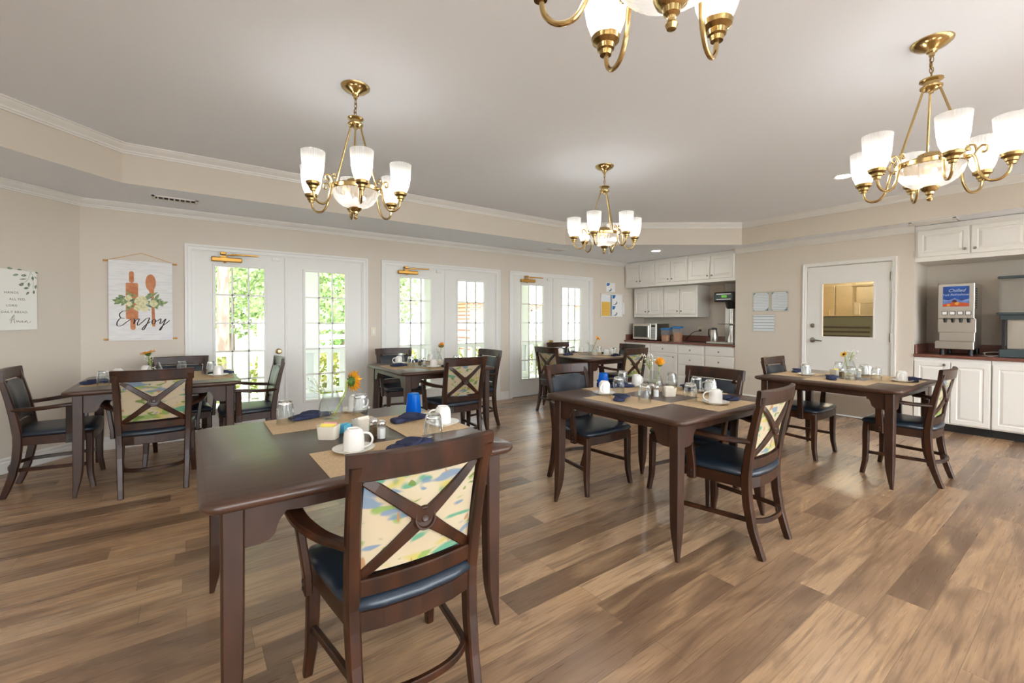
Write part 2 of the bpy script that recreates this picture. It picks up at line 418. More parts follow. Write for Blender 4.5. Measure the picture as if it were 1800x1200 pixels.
def rrect(x0, x1, y0, y1, r, n=5):
    out = []
    for cx, cy, a0 in ((x1-r, y1-r, 0), (x0+r, y1-r, 90), (x0+r, y0+r, 180), (x1-r, y0+r, 270)):
        for i in range(n+1):
            a = math.radians(a0+90*i/n); out.append((cx+r*math.cos(a), cy+r*math.sin(a)))
    return out
def loft(bm, rings, mi=0, cap=True):
    rs = [[bm.verts.new(p) for p in r] for r in rings]; ring_faces(bm, rs, cap=cap, mi=mi)
def inset_poly(poly, d):
    n = len(poly); cx = sum(p[0] for p in poly)/n; cy = sum(p[1] for p in poly)/n
    x0 = min(p[0] for p in poly); x1 = max(p[0] for p in poly); y0 = min(p[1] for p in poly); y1 = max(p[1] for p in poly)
    sx = (x1-x0-2*d)/(x1-x0); sy = (y1-y0-2*d)/(y1-y0); mx, my = (x0+x1)/2, (y0+y1)/2
    return [(mx+(p[0]-mx)*sx, my+(p[1]-my)*sy) for p in poly]
def mitre(bm, path, prof, closed=False, mi=0):
    """profile (d along the inward normal = left of travel, z) swept along an xy polyline with mitred corners"""
    n = len(path); P = [Vector((p[0], p[1])) for p in path]; rings = []
    for i in range(n):
        def nrm(a, b): t = (b-a).normalized(); return Vector((-t.y, t.x))
        if closed or 0 < i < n-1:
            n1 = nrm(P[i-1], P[i]); n2 = nrm(P[i], P[(i+1) % n]); q = (n1+n2); q = q/ (q.dot(n1))
        elif i == 0: q = nrm(P[0], P[1])
        else: q = nrm(P[-2], P[-1])
        rings.append([bm.verts.new((P[i].x+q.x*d, P[i].y+q.y*d, z)) for d, z in prof])
    if closed:
        ring_faces(bm, rings+[rings[0]], cap=False, mi=mi)
    else: ring_faces(bm, rings, mi=mi)
def frameof(ax):
    """maps panel coords (u, v, out) to world; ax='x-': panel in the YZ plane facing -X with u=-y ; 'y-': in the XZ plane facing -Y"""
    if ax == 'y-': return lambda u, v, o, p: (u, p-o, v)
    if ax == 'x-': return lambda u, v, o, p: (p-o, u, v)
    if ax == 'y+': return lambda u, v, o, p: (u, p+o, v)
def panel(bm, ax, u0, u1, v0, v1, p, steps, back=.02, mi=0):
    """slab whose front is nested rectangles; steps = [(inset, out)], plane coordinate p, slab reaches back behind"""
    f = frameof(ax); rings = []
    for ins, o in [(0, -back)] + steps:
        rings.append([bm.verts.new(f(u, v, o, p)) for u, v in ((u0+ins, v0+ins), (u1-ins, v0+ins), (u1-ins, v1-ins), (u0+ins, v1-ins))])
    ring_faces(bm, rings, mi=mi)
def flatpoly(bm, pts, f, mi=0):
    vs = [bm.verts.new(f(*p)) for p in pts]
    fc = bm.faces.new(vs); fc.material_index = mi
def text_bm(bm, s, size, place, mi=0, align='CENTER', shear=0., ext=.0004, space=1.):
    cu = bpy.data.curves.new('t', 'FONT'); cu.body = s; cu.size = size; cu.align_x = align; cu.shear = shear; cu.extrude = ext; cu.space_character = space
    cu.resolution_u = 3
    o = bpy.data.objects.new('t', cu); C.objects.link(o)
    bpy.context.view_layer.update()
    me = bpy.data.meshes.new_from_object(o.evaluated_get(bpy.context.evaluated_depsgraph_get()))
    n0 = len(bm.verts); nf = len(bm.faces)
    bm.from_mesh(me); bm.verts.ensure_lookup_table(); bm.faces.ensure_lookup_table()
    for v in bm.verts[n0:]: v.co = Vector(place(v.co.x, v.co.y, v.co.z))
    for q in bm.faces[nf:]: q.material_index = mi
    bpy.data.objects.remove(o); bpy.data.curves.remove(cu); bpy.data.meshes.remove(me)

# ------------------------------------------------------------------ room shell
YB, XR, ZS, ZT = 5.926, 7.2, 2.47, 2.80
XA = 7.82                    # back of the two alcoves
struct('floor', boxes([(-3.6, 10.6, -3.2, 6.05, -.12, 0)]), 'floor')
DC = [.95, 3.105, 5.265]     # centres of the three pairs of glass doors
HALF, ZD = .915, 2.055
def wall_back():
    xs = [-.88]; L = []
    for c in DC: L += [(xs[-1], c-HALF, YB, YB+.13, 0, 2.6)]; L += [(c-HALF, c+HALF, YB, YB+.13, ZD, 2.6)]; xs.append(c+HALF)
    L.append((xs[-1], XA+.1, YB, YB+.13, 0, 2.6)); return boxes(L)
struct('wall_back', wall_back(), 'wall')
def slabwall(p, q, t, z0, z1):
    bm = bmesh.new(); P, Q = Vector(p), Vector(q); d = (Q-P).normalized(); n = Vector((-d.y, d.x))*t
    loft(bm, [[(a.x, a.y, z) for a in (P, Q, Q+n, P+n)] for z in (z0, z1)]); return bm
struct('wall_left', slabwall((-3.4, 3.376), (-.85, 5.926), .13, 0, 2.6), 'wall')
struct('wall_side', slabwall((-3.4, -3.0), (-3.4, 3.376), .13, 0, 2.6), 'wall')
WX = [(-2.6, -.9), (-.5, 1.2), (1.6, 3.3), (3.7, 5.4), (5.8, 7.1)]     # unseen window openings added behind the viewpoint to let in fill daylight
L_ = [(-3.5, WX[0][0], -3.13, -3.0, 0, 2.6)] + [(a[1], b[0], -3.13, -3.0, 0, 2.6) for a, b in zip(WX, WX[1:])] + [(WX[-1][1], XA+.1, -3.13, -3.0, 0, 2.6)]
for a, b in WX: L_ += [(a, b, -3.13, -3.0, 0, .35), (a, b, -3.13, -3.0, 2.25, 2.6)]
struct('wall_rear', boxes(L_), 'wall')
for i, (a, b) in enumerate(WX):
    wn_ = struct('window_%d' % (i+1), boxes([(a, a+.05, -3.11, -2.99, .35, 2.25), (b-.05, b, -3.11, -2.99, .35, 2.25), (a, b, -3.11, -2.99, .35, .40), (a, b, -3.11, -2.99, 2.2, 2.25), ((a+b)/2-.02, (a+b)/2+.02, -3.08, -3.03, .4, 2.2), (a, b, -3.08, -3.03, 1.28, 1.32)]), 'trim')
    obj('window_glass', bx(a+.05, b-.05, -3.06, -3.055, .40, 2.20), 'pane', wn_)
KY0, KY1, KZ = 1.672, 2.625, 2.075   # kitchen door opening
struct('wall_right', boxes([(XR, XR+.13, 1.455, KY0, 0, 2.6), (XR, XR+.13, KY1, 3.656, 0, 2.6), (XR, XR+.13, KY0, KY1, KZ, 2.6),
                            (XR, XA+.1, -3.1, -.25, 0, 2.6)]), 'wall')
struct('wall_alcove', boxes([(XA, XA+.1, 3.656, YB, 0, 2.6), (XR+.13, XA+.1, 3.556, 3.656, 0, 2.6)]), 'wall')
struct('wall_niche', boxes([(XA, XA+.1, -.25, 1.455, 0, 2.6), (XR+.13, XA+.1, 1.455, 1.555, 0, 2.6)]), 'wall')
outer = [(-.85, YB), (XA, YB), (XA, -3.0), (-3.4, -3.0), (-3.4, 3.376)]
tray = [(-.457, 5.03), (4.7, 5.03), (6.85, 3.39), (6.85, -2.2), (-2.6, -2.2), (-2.6, 2.887)]
def soffit():
    bm = bmesh.new()
    o = [bm.verts.new((x, y, ZS)) for x, y in outer]; t = [bm.verts.new((x, y, ZS)) for x, y in tray]
    for f in ((o[0], o[1], t[1], t[0]), (o[1], t[2], t[1]), (o[1], o[2], t[3], t[2]), (o[2], o[3], t[4], t[3]), (o[3], o[4], t[5], t[4]), (o[4], o[0], t[0], t[5])): bm.faces.new(f)
    return bm
so = struct('ceiling_soffit', soffit(), 'ceil')
so.name = 'ceiling_lower'
def trayface():
    bm = bmesh.new(); n = len(tray)
    a = [bm.verts.new((x, y, ZS)) for x, y in tray]; b = [bm.verts.new((x, y, ZT)) for x, y in tray]
    for i in range(n): bm.faces.new((a[i], a[(i+1) % n], b[(i+1) % n], b[i]))
    return bm
struct('wall_tray', trayface(), 'wall')
bm = bmesh.new(); bm.faces.new([bm.verts.new((x, y, ZT)) for x, y in tray]); struct('ceiling', bm, 'ceil')
struct('ceiling_deck', boxes([(-3.6, 8.0, -3.2, 6.06, 2.86, 2.95)]), 'ceil')

def crown(z0, z1, k=1.):
    h = z1-z0
    return [(0, z0), (.012*k, z0), (.014*k, z0+.14*h), (.022*k, z0+.18*h), (.026*k, z0+.34*h), (.048*k, z0+.62*h), (.058*k, z0+.78*h), (.060*k, z0+.86*h), (.072*k, z0+.88*h), (.074*k, z1), (0, z1)]
def rail(name, path, prof, closed=False):
    bm = bmesh.new(); mitre(bm, path, prof, closed); return struct(name, bm, 'trim')
# travel so that the room lies on the left
rail('trim_1', [(XR-.004, YB), (-.85, YB), (-3.4, 3.376), (-3.4, -3.0)], crown(2.395, ZS-.001))
rail('trim_2', [(XR, 1.46), (XR, 3.652)], crown(2.395, ZS-.001))
rail('trim_3', tray[::-1] and [tray[i] for i in (5, 4, 3, 2, 1, 0)], crown(2.722, ZT-.001), True)
base_prof = [(0, 0), (.018, 0), (.018, .09), (.012, .10), (.014, .115), (.006, .13), (0, .13)]
rail('baseboard_left', [(DC[0]-.99, YB), (-.85, YB), (-3.4, 3.376), (-3.4, -3.0)], base_prof)
rail('baseboard_back', [(DC[1]-.99, YB), (DC[0]+.99, YB)], base_prof)
rail('baseboard_middle', [(DC[2]-.99, YB), (DC[1]+.99, YB)], base_prof)
rail('baseboard_far', [(XR, YB), (DC[2]+.99, YB)], base_prof)
rail('baseboard_right', [(XR, KY1+.055), (XR, 3.65)], base_prof)
rail('baseboard_corner', [(XR, 1.46), (XR, KY0-.055)], base_prof)

# ------------------------------------------------------------------ glass doors
def casing(ax, u0, u1, z1, p, w, t=.022):
    bm = bmesh.new(); f = frameof(ax)
    prof = [(0, 0), (0, t), (w*.3, t), (w*.36, t*.72), (w*.8, t*.66), (w*.86, t*.45), (w, t*.4), (w, 0)]   # distance out from the outer edge inwards
    rings = []
    for (u, v, du, dv) in ((u0, 0, 1, 0), (u0, z1, 1, -1), (u1, z1, -1, -1), (u1, 0, -1, 0)):
        rings.append([bm.verts.new(f(u+du*a, v+dv*a, o, p)) for a, o in prof])
    ring_faces(bm, rings); return bm
def french(c, idx):
    root = bpy.data.objects.new('door_%d' % idx, None); C.objects.link(root); root.location = (c, YB, 0); root['kind'] = 'structure'
    pl = .012                                    # leaf face behind the wall face
    for s, (a, b) in ((-1, (-.913, -.005)), (1, (.005, .913))):
        lf = bmesh.new()
        g0, g1 = (-.713, -.229) if s < 0 else (.213, .699)
        z0, z1 = .297, 1.90
        y0, y1 = pl, pl+.042
        for q in ((a, g0, .008, 2.05), (g1, b, .008, 2.05), (g0, g1, .008, z0), (g0, g1, z1, 2.05)): box(lf, q[0], q[1], y0, y1, q[2], q[3])
        leaf = obj('door_leaf', lf, 'door', root)
        fr = bmesh.new()
        for q in ((g0-.026, g0+.004, z0-.026, z1+.026), (g1-.004, g1+.026, z0-.026, z1+.026), (g0, g1, z0-.026, z0+.004), (g0, g1, z1-.004, z1+.026)): box(fr, q[0], q[1], y0-.010, y0+.004, q[2], q[3], bev=.004)
        for k in (1, 2): x = g0+(g1-g0)*k/3; box(fr, x-.009, x+.009, y0-.004, y0+.016, z0, z1)
        for k in range(1, 5): z = z0+(z1-z0)*k/5; box(fr, g0, g1, y0-.004, y0+.016, z-.009, z+.009)
        obj('glazing_grid', fr, 'trim', leaf)
        obj('window_glass', bx(g0, g1, y0+.018, y0+.022, z0, z1), 'pane', leaf)
        if s < 0:
            kn = bmesh.new(); R = Matrix.Rotation(PI/2, 4, 'X')
            lathe(kn, [(0, 0), (.033, 0), (.033, .004), (.026, .010), (.012, .014), (.011, .034), (.022, .042), (.030, .055), (.029, .066), (.020, .075), (0, .078)], 20, (-.082, pl, .922), mat4=R)
            obj('door_knob', kn, 'brass', leaf, True)
            cl = bmesh.new()
            box(cl, -.75, -.457, pl-.062, pl, 1.948, 1.998, bev=.010, seg=2); box(cl, -.665, -.61, pl-.06, pl, 1.99, 2.012)
            tube(cl, [(-.62, pl-.035, 1.952), (-.62, pl-.035, 1.936)], .014)
            cb = obj('door_closer', cl, 'gold', leaf)
            ar = bmesh.new(); box(ar, -.665, -.61, pl-.07, pl+.004, 2.026, 2.056, bev=.004)
            sweep(ar, [(-.625, pl-.05, 2.015), (-.50, pl-.09, 2.026), (-.44, pl-.08, 2.03)], .012, .016); sweep(ar, [(-.56, pl-.04, 2.034), (-.29, pl-.055, 2.036)], .016, .018)
            obj('closer_arm', ar, 'gold', cb)
            obj('alarm_contact', bx(-.15, -.07, pl-.018, pl, 2.0, 2.045, bev=.003), 'trim', leaf)
    obj('astragal', bx(-.016, .016, pl-.012, pl+.03, .01, 2.052, bev=.004), 'door', root)
    obj('door_stop', boxes([(-HALF, -HALF+.012, .002, .10, 0, ZD), (HALF-.012, HALF, .002, .10, 0, ZD), (-HALF, HALF, .002, .10, ZD-.004, ZD)]), 'trim', root)
    obj('threshold', bx(-HALF, HALF, -.005, .12, 0, .012), 'nickel', root)
    return root
for i, c in enumerate(DC):
    french(c, i+1)
    struct('trim_%d' % (4+i), casing('y-', c-.985, c+.985, 2.12, YB, .072), 'trim')
sw = thing('light_switch', 'white light switch plate between the left and middle glass doors', 'light switch', (2.012, YB, 1.145))
obj('switch_plate', bx(-.036, .036, -.006, 0, -.058, .058, bev=.003), 'plate', sw); obj('switch_rocker', bx(-.016, .016, -.011, -.005, -.033, .033, bev=.002), 'trim', sw)

# kitchen door
struct('trim_7', casing('x-', KY0-.05, KY1+.05, 2.125, XR, .05), 'trim')
kd = bpy.data.objects.new('door_4', None); C.objects.link(kd); kd.location = (XR, 0, 0); kd['kind'] = 'structure'
g = (1.855, 2.435, 1.087, 1.83)
lf = boxes([(.012, .056, KY0+.004, g[0], .006, 2.07), (.012, .056, g[1], KY1-.004, .006, 2.07), (.012, .056, g[0], g[1], .006, g[2]), (.012, .056, g[0], g[1], g[3], 2.07)])
leaf = obj('door_leaf', lf, 'door', kd)
obj('window_frame', boxes([(.006, .03, g[0]-.012, g[0]+.004, g[2]-.012, g[3]+.012), (.006, .03, g[1]-.004, g[1]+.012, g[2]-.012, g[3]+.012), (.006, .03, g[0], g[1], g[2]-.012, g[2]+.004), (.006, .03, g[0], g[1], g[3]-.004, g[3]+.012)]), 'door', leaf)
gl = obj('window_glass', bx(.030, .034, g[0], g[1], g[2], g[3]), 'pane', leaf)
wm = bmesh.new()
def clip(c, s):      # line v = s*u + c inside the window rectangle
    pts = []
    for u in (g[0], g[1]):
        v = s*u+c
        if g[2] <= v <= g[3]: pts.append((u, v))
    for v in (g[2], g[3]):
        u = (v-c)/s
        if g[0] < u < g[1]: pts.append((u, v))
    return pts
for s in (1., -1.):
    c = g[2]-s*(g[1] if s > 0 else g[0])
    while c < g[3]-s*(g[0] if s > 0 else g[1]):
        q = clip(c, s)
        if len(q) == 2: tube(wm, [(.032, q[0][0], q[0][1]), (.032, q[1][0], q[1][1])], .0007, 3)
        c += .024
obj('wire_mesh', wm, 'wire', leaf)
ry = Matrix.Rotation(-PI/2, 4, 'Y')
obj('deadbolt', lat([(0, 0), (.030, 0), (.030, .008), (.024, .014), (.012, .016), (.010, .020), (0, .020)], 20, (.012, 2.55, 1.24), mat4=ry), 'nickel', leaf, True)
lv = bmesh.new(); lathe(lv, [(0, 0), (.036, 0), (.036, .008), (.022, .016), (.013, .02), (.012, .05), (0, .052)], 20, (.012, 2.55, 1.035), mat4=ry)
sweep(lv, spline([(-.034, 2.55, 1.035), (-.040, 2.51, 1.035), (-.040, 2.45, 1.030), (-.036, 2.42, 1.026)]), [.022]*6+[.02]*6+[.016]*7, .014)
obj('lever_handle', lv, 'nickel', leaf, True)
for z in (.25, 1.095, 1.88):
    hg = bmesh.new(); tube(hg, [(-.004, KY0+.002, z-.06), (-.004, KY0+.002, z+.06)], .008, 8); box(hg, .004, .012, KY0-.01, KY0+.02, z-.055, z+.055); obj('hinge', hg, 'nickel', kd)
obj('kick_plate', bx(.008, .012, KY0+.03, KY1-.03, .03, .30), 'steel', leaf)
obj('threshold', bx(-.005, .13, KY0, KY1, 0, .01), 'nickel', kd)
obj('door_jamb', boxes([(.056, .13, KY0, KY0+.01, 0, KZ), (.056, .13, KY1-.01, KY1, 0, KZ), (.056, .13, KY0, KY1, KZ-.012, KZ)]), 'trim', kd)

# the kitchen seen through that window
struct('wall_kitchen', boxes([(10.3, 10.4, .9, 4.6, 0, 2.6), (7.95, 10.4, .86, .9, 0, 2.6), (7.95, 10.4, 4.6, 4.7, 0, 2.6), (7.33, 7.92, 1.556, 1.566, 0, 2.6), (7.33, 7.92, 3.546, 3.555, 0, 2.6), (7.93, 7.95, .9, 1.56, 0, 2.6), (7.93, 7.95, 3.55, 4.6, 0, 2.6)]), 'kwall')
struct('ceiling_kitchen', boxes([(7.33, 10.4, .9, 4.6, 2.6, 2.65)]), 'ceil')
fr = thing('reach_in_refrigerator', 'tall stainless refrigerator seen through the kitchen door window', 'refrigerator', (9.5, 2.62, 0))
obj('cabinet_body', bx(0, .65, -.30, 1.05, .12, 2.05, bev=.01), 'ksteel', fr)
for y in (-.29, .385):
    d = obj('door', bx(-.03, 0, y, y+.66, .25, 1.95, bev=.006), 'ksteel', fr); obj('door_handle', bx(-.06, -.03, y+.05, y+.08, 1.0, 1.5, bev=.005), 'chrome', d)
for x, y in ((.06, -.24), (.06, .98), (.59, -.24), (.59, .98)): obj('leg', lat([(0, 0), (.03, 0), (.03, .12), (0, .12)], 10, (x, y, 0)), 'black', fr)
hl = thing('steel_work_table', 'steel prep table below the kitchen door window view', 'table', (8.6, 2.62, 0))
obj('tabletop', bx(-.3, .3, -.8, .7, .88, .92, bev=.004), 'ksteel', hl)
for x, y in ((-.26, -.75), (.26, -.75), (-.26, .65), (.26, .65)): obj('leg', bx(x-.02, x+.02, y-.02, y+.02, 0, .88), 'ksteel', hl)
obj('undershelf', bx(-.28, .28, -.78, .68, .25, .28), 'ksteel', hl)
md = thing('dark_serving_unit', 'dark green unit standing on the kitchen prep table', 'kitchen unit', (8.6, 2.60, .92))
obj('unit_body', bx(-.2, .25, -.45, .42, 0, .46, bev=.01), 'kgreen', md); obj('unit_shelf', bx(-.24, .25, -.46, .43, .462, .482), 'ksteel', md)
for k in range(4): obj('louvre', bx(-.212, -.2, -.40, .38, .06+.07*k, .09+.07*k), 'black', md)
ks = thing('steel_wall_shelf', 'steel shelf on posts behind the kitchen door window', 'shelf', (9.1, 2.55, 0))
for y in (-.62, .05): obj('post', bx(-.02, .02, y-.02, y+.02, 0, 2.2), 'ksteel', ks)
for z in (1.1, 1.62, 1.9): obj('shelf_board', bx(-.12, .14, -.64, .07, z-.015, z+.015), 'ksteel', ks)
wn2 = tag(obj('hanging_sheet', bx(8.72, 8.73, 2.42, 2.50, 1.41, 1.60), 'paper'), 'white sheet standing on the dark kitchen unit', 'sheet')
kl = thing('kitchen_ceiling_lamp', 'bright lamp panel on the kitchen ceiling behind the door window', 'lamp', (9.0, 2.3, 2.56))
obj('lamp_housing', bx(-.35, .35, -.62, .62, .0, .04), 'trim', kl); obj('lamp_panel', bx(-.3, .3, -.57, .57, -.02, 0), 'klamp', kl)

# ------------------------------------------------------------------ cabinets and worktops
KN = [(0, 0), (.006, 0), (.006, .010), (.014, .016), (.0155, .022), (.011, .028), (0, .030)]
RAISED = [(0, 0), (.004, .003), (.048, .003), (.054, -.004), (.060, -.004), (.082, .003)]
SLAB = [(0, 0), (.006, .004)]
def front(name, parent, y0, y1, z0, z1, X, knob, raised=True):
    bm = bmesh.new(); panel(bm, 'x-', y0, y1, z0, z1, X-.018, RAISED if raised else SLAB, back=.018)
    d = obj(name, bm, 'cab', parent)
    if knob: obj('knob', lat(KN, 14, (X-.021, knob[0], knob[1]), mat4=ry), 'nickel', d, True)
    return d
def wallcab(y0, y1, z0, z1, X, X1, label, doors, group, fascia=0.):
    t = thing('wall_cabinet', label, 'cabinet', (0, 0, 0), 0, group)
    obj('cabinet_body', bx(X, X1, y0, y1, z0, z1), 'cab', t)
    ym = (y0+y1)/2; e = .022
    front('door', t, y0+e, ym-.008, z0+.055, z1-.06+fascia, X, (ym-.04, z0+.11)); front('door', t, ym+.008, y1-e, z0+.055, z1-.06+fascia, X, (ym+.04, z0+.11))
    return t
GL = 'upper cabinets over the microwave counter'
wallcab(5.20, 5.915, 1.965, 2.463, XR, XA-.004, 'high white cabinet next to the glass-door wall, above the microwave', 2, GL)
wallcab(4.515, 5.196, 1.965, 2.463, XR, XA-.004, 'high white cabinet in the middle of the upper row', 2, GL)
wallcab(3.66, 4.511, 1.965, 2.463, XR, XA-.004, 'high white cabinet above the coffee machine', 2, GL)
GM = 'lower hanging cabinets over the microwave counter'
wallcab(5.165, 5.86, 1.372, 1.955, 7.42, XA-.004, 'hung white cabinet directly above the microwave', 2, GM)
wallcab(4.45, 5.155, 1.372, 1.955, 7.42, XA-.004, 'hung white cabinet above the blue-lidded tubs', 2, GM)
def basecab(y0, y1, label, kind, group, X=XR+.02, zt=.868):
    t = thing('base_cabinet', label, 'cabinet', (0, 0, 0), 0, group)
    obj('cabinet_body', bx(X, XA-.004, y0, y1, .095, zt), 'cab', t); obj('toe_kick', bx(X+.06, X+.08, y0, y1, 0, .095), 'dark', t)
    ym = (y0+y1)/2
    if kind == 'd1':
        front('drawer', t, y0+.018, y1-.018, .708, .845, X, (ym, .775), False); front('door', t, y0+.018, y1-.018, .12, .688, X, (y0+.07, .63))
    elif kind == 'dr':
        for a, b in ((.708, .845), (.515, .69), (.32, .497), (.12, .302)): front('drawer', t, y0+.018, y1-.018, a, b, X, (ym, (a+b)/2), False)
    else:
        front('door', t, ym+.006, y1-.006, .11, .822, X, (ym+.05, .79)); front('door', t, y0+.006, ym-.006, .11, .822, X, (ym-.05, .79) if kind == 'd2b' else None)
    return t
GB = 'base cabinets under the microwave counter'
basecab(5.31, 5.915, 'white base cabinet below the microwave, against the glass-door wall', 'd1', GB)
basecab(4.715, 5.305, 'white base cabinet with one drawer over a door, below the tubs', 'd1', GB)
basecab(4.19, 4.71, 'white drawer stack left of the one at the wall end', 'dr', GB)
basecab(3.66, 4.185, 'white drawer stack below the coffee machine, at the wall end', 'dr', GB)
GR = 'base cabinets under the drinks counter'
basecab(.80, 1.452, 'white two-door base cabinet below the drink dispenser', 'd2', GR)
basecab(.14, .795, 'white two-door base cabinet at the right picture edge', 'd2', GR)
basecab(-.24, .135, 'narrow white base cabinet beyond the right picture edge', 'd1', GR)
wallcab(.50, 1.452, 2.028, 2.463, XR, XA-.004, 'wide white wall cabinet above the drink dispenser', 2, 'wall cabinets over the drinks counter', 0.)
wallcab(-.24, .496, 2.028, 2.463, XR, XA-.004, 'white wall cabinet at the right picture edge', 2, 'wall cabinets over the drinks counter', 0.)
def worktop(y0, y1, label, sides):
    t = thing('countertop', label, 'countertop')
    bm = bmesh.new(); loft(bm, [[(x, y, z) for x, z in ((XR-.012, .874), (XR-.018, .880), (XR-.018, .900), (XR-.012, .906), (XA-.004, .906), (XA-.004, .870), (XR, .870))] for y in (y0, y1)])
    obj('worktop', bm, 'counter', t); obj('backsplash', bx(XA-.024, XA-.005, y0, y1, .906, 1.02, bev=.003), 'counter', t)
    obj('side_splash', bx(XR+.03, XA-.026, y1-.02, y1-.001, .906, 1.02, bev=.003), 'counter', t)
    return t
worktop(3.66, 5.922, 'long brown worktop carrying the microwave and coffee machine', 1)
worktop(-.24, 1.452, 'brown worktop carrying the drink dispenser', 1)

# ------------------------------------------------------------------ things on the counters
ZC = .906
mw = thing('microwave_oven', 'stainless microwave with dark window on the far counter', 'microwave', (7.30, 5.24, ZC))
obj('oven_body', bx(.02, .42, 0, .555, .02, .335, bev=.006), 'nickel', mw)
dr = obj('door', bx(-.002, .02, .135, .553, .022, .333, bev=.006), 'steel', mw); obj('door_window', bx(-.004, -.001, .205, .52, .065, .285), 'mwglass', dr); obj('door_handle', bx(-.035, -.002, .145, .175, .06, .30, bev=.008), 'steel', dr)
cp = obj('control_panel', bx(-.002, .02, .002, .13, .022, .333, bev=.004), 'steel', mw)
obj('display', bx(-.004, -.001, .02, .11, .27, .31), 'black', cp)
kb = boxes([(-.004, -.001, .022+.03*i, .046+.03*i, .06+.032*j, .084+.032*j) for i in range(3) for j in range(6)]); obj('keypad', kb, 'postgrey', cp)
for x, y in ((.06, .05), (.06, .5), (.38, .05), (.38, .5)): obj('foot', lat([(0, 0), (.014, 0), (.014, .02), (0, .02)], 10, (x, y, 0)), 'black', mw)
tag(obj('folded_paper', bx(7.36, 7.64, 5.32, 5.54, ZC+.3355, ZC+.342), 'paper'), 'white papers lying on the microwave, nearer its right end', 'paper')
def tub(x, y, h, fill, label):
    t = thing('food_tub', label, 'tub', (x, y, ZC), 0, 'cereal tubs on the counter')
    def sec(d, z): return [(a, b, z) for a, b in rrect(-.062+d, .062-d, -.075+d, .075-d, .02)]
    bm = bmesh.new(); loft(bm, [sec(.012, 0), sec(0, h)], cap=False); obj('tub_wall', bm, 'tubclear', t, True)
    bm = bmesh.new(); loft(bm, [sec(.014, .003), sec(.014-.012*fill, h*fill)]); obj('cereal_filling', bm, 'cereal', t)
    bm = bmesh.new(); loft(bm, [sec(-.006, h-.02), sec(-.006, h+.008), sec(.006, h+.014)]); obj('lid', bm, 'lidblue', t)
tub(7.38, 5.08, .24, .5, 'clear cereal tub with blue lid beside the microwave')
tub(7.60, 5.02, .255, .4, 'blue-lidded cereal tub standing behind the other two')
tub(7.40, 4.83, .275, .62, 'blue-lidded cereal tub farthest from the microwave')
ol = thing('wall_outlet', 'ivory wall outlet with a black plug above the far counter', 'outlet', (XA, 4.63, 1.14))
obj('cover_plate', bx(-.006, 0, -.055, .055, -.06, .06, bev=.002), 'plate', ol); obj('receptacle', bx(-.009, -.005, -.018, .018, -.04, .04), 'cream', ol)
bm = bmesh.new(); box(bm, XA-.045, XA-.009, 4.60, 4.64, 1.10, 1.14, bev=.006)
tube(bm, spline([(XA-.04, 4.62, 1.115), (XA-.10, 4.70, 1.09), (XA-.12, 4.80, 1.00), (XA-.10, 4.86, ZC+.02), (XA-.16, 4.72, ZC+.008), (XA-.2, 4.5, ZC+.008), (XA-.2, 4.3, ZC+.008)]), .006, 6)
tag(obj('power_cord', bm, 'black', None, True), 'black power cord looping from the outlet to the counter', 'cord')
cf = thing('coffee_brewer', 'tall coffee brewer with black head, half behind the wall end', 'coffee machine', (7.30, 3.72, ZC))
obj('base_plate', bx(-.03, .42, .0, .48, 0, .035, bev=.008), 'steel', cf)
hd = obj('brew_head', bx(.0, .40, .0, .36, .72, .885, bev=.012), 'black', cf); obj('control_panel', bx(-.006, .002, .03, .34, .745, .86), 'teabase', hd); obj('display', bx(-.009, -.005, .13, .22, .79, .83), 'lcd', hd)
obj('label_strip', boxes([(-.009, -.005, .06, .31, .842, .858), (-.009, -.005, .06, .31, .755, .768)]), 'paper', hd)
obj('filter_basket', lat([(0, .60), (.07, .60), (.09, .63), (.10, .72), (0, .72)], 24, (.16, .13, 0)), 'black', cf, True)
obj('column', boxes([(.30, .40, .06, .32, .035, .72)], .008), 'steel', cf)
obj('chrome_tube', lat([(0, .035), (.085, .035), (.08, .10), (.05, .2), (.047, .60), (0, .60)], 24, (.15, .11, 0)), 'chrome', cf, True)
obj('warmer_shelf', bx(.02, .40, .0, .30, .335, .35, bev=.004), 'nickel', cf)
obj('water_hopper', lat([(0, .885), (.10, .885), (.115, .93), (.12, 1.03), (.10, 1.045), (0, 1.045)], 28, (.2, .15, 0)), 'tank', cf, True)
ca = thing('coffee_carafe', 'steel coffee carafe with black handle on the brewer base', 'carafe', (7.36, 4.10, ZC+.036))
obj('carafe_body', lat([(0, 0), (.062, 0), (.066, .01), (.062, .12), (.05, .19), (.042, .205), (0, .205)], 28), 'steel', ca, True)
obj('lid', lat([(0, .205), (.046, .205), (.046, .23), (.03, .24), (0, .24)], 24), 'black', ca, True)
bm = bmesh.new(); sweep(bm, spline([(0, .045, .21), (0, .085, .215), (0, .10, .18), (0, .095, .10), (0, .066, .06)]), .022, .014, ref=(1, 0, 0)); obj('handle', bm, 'black', ca)

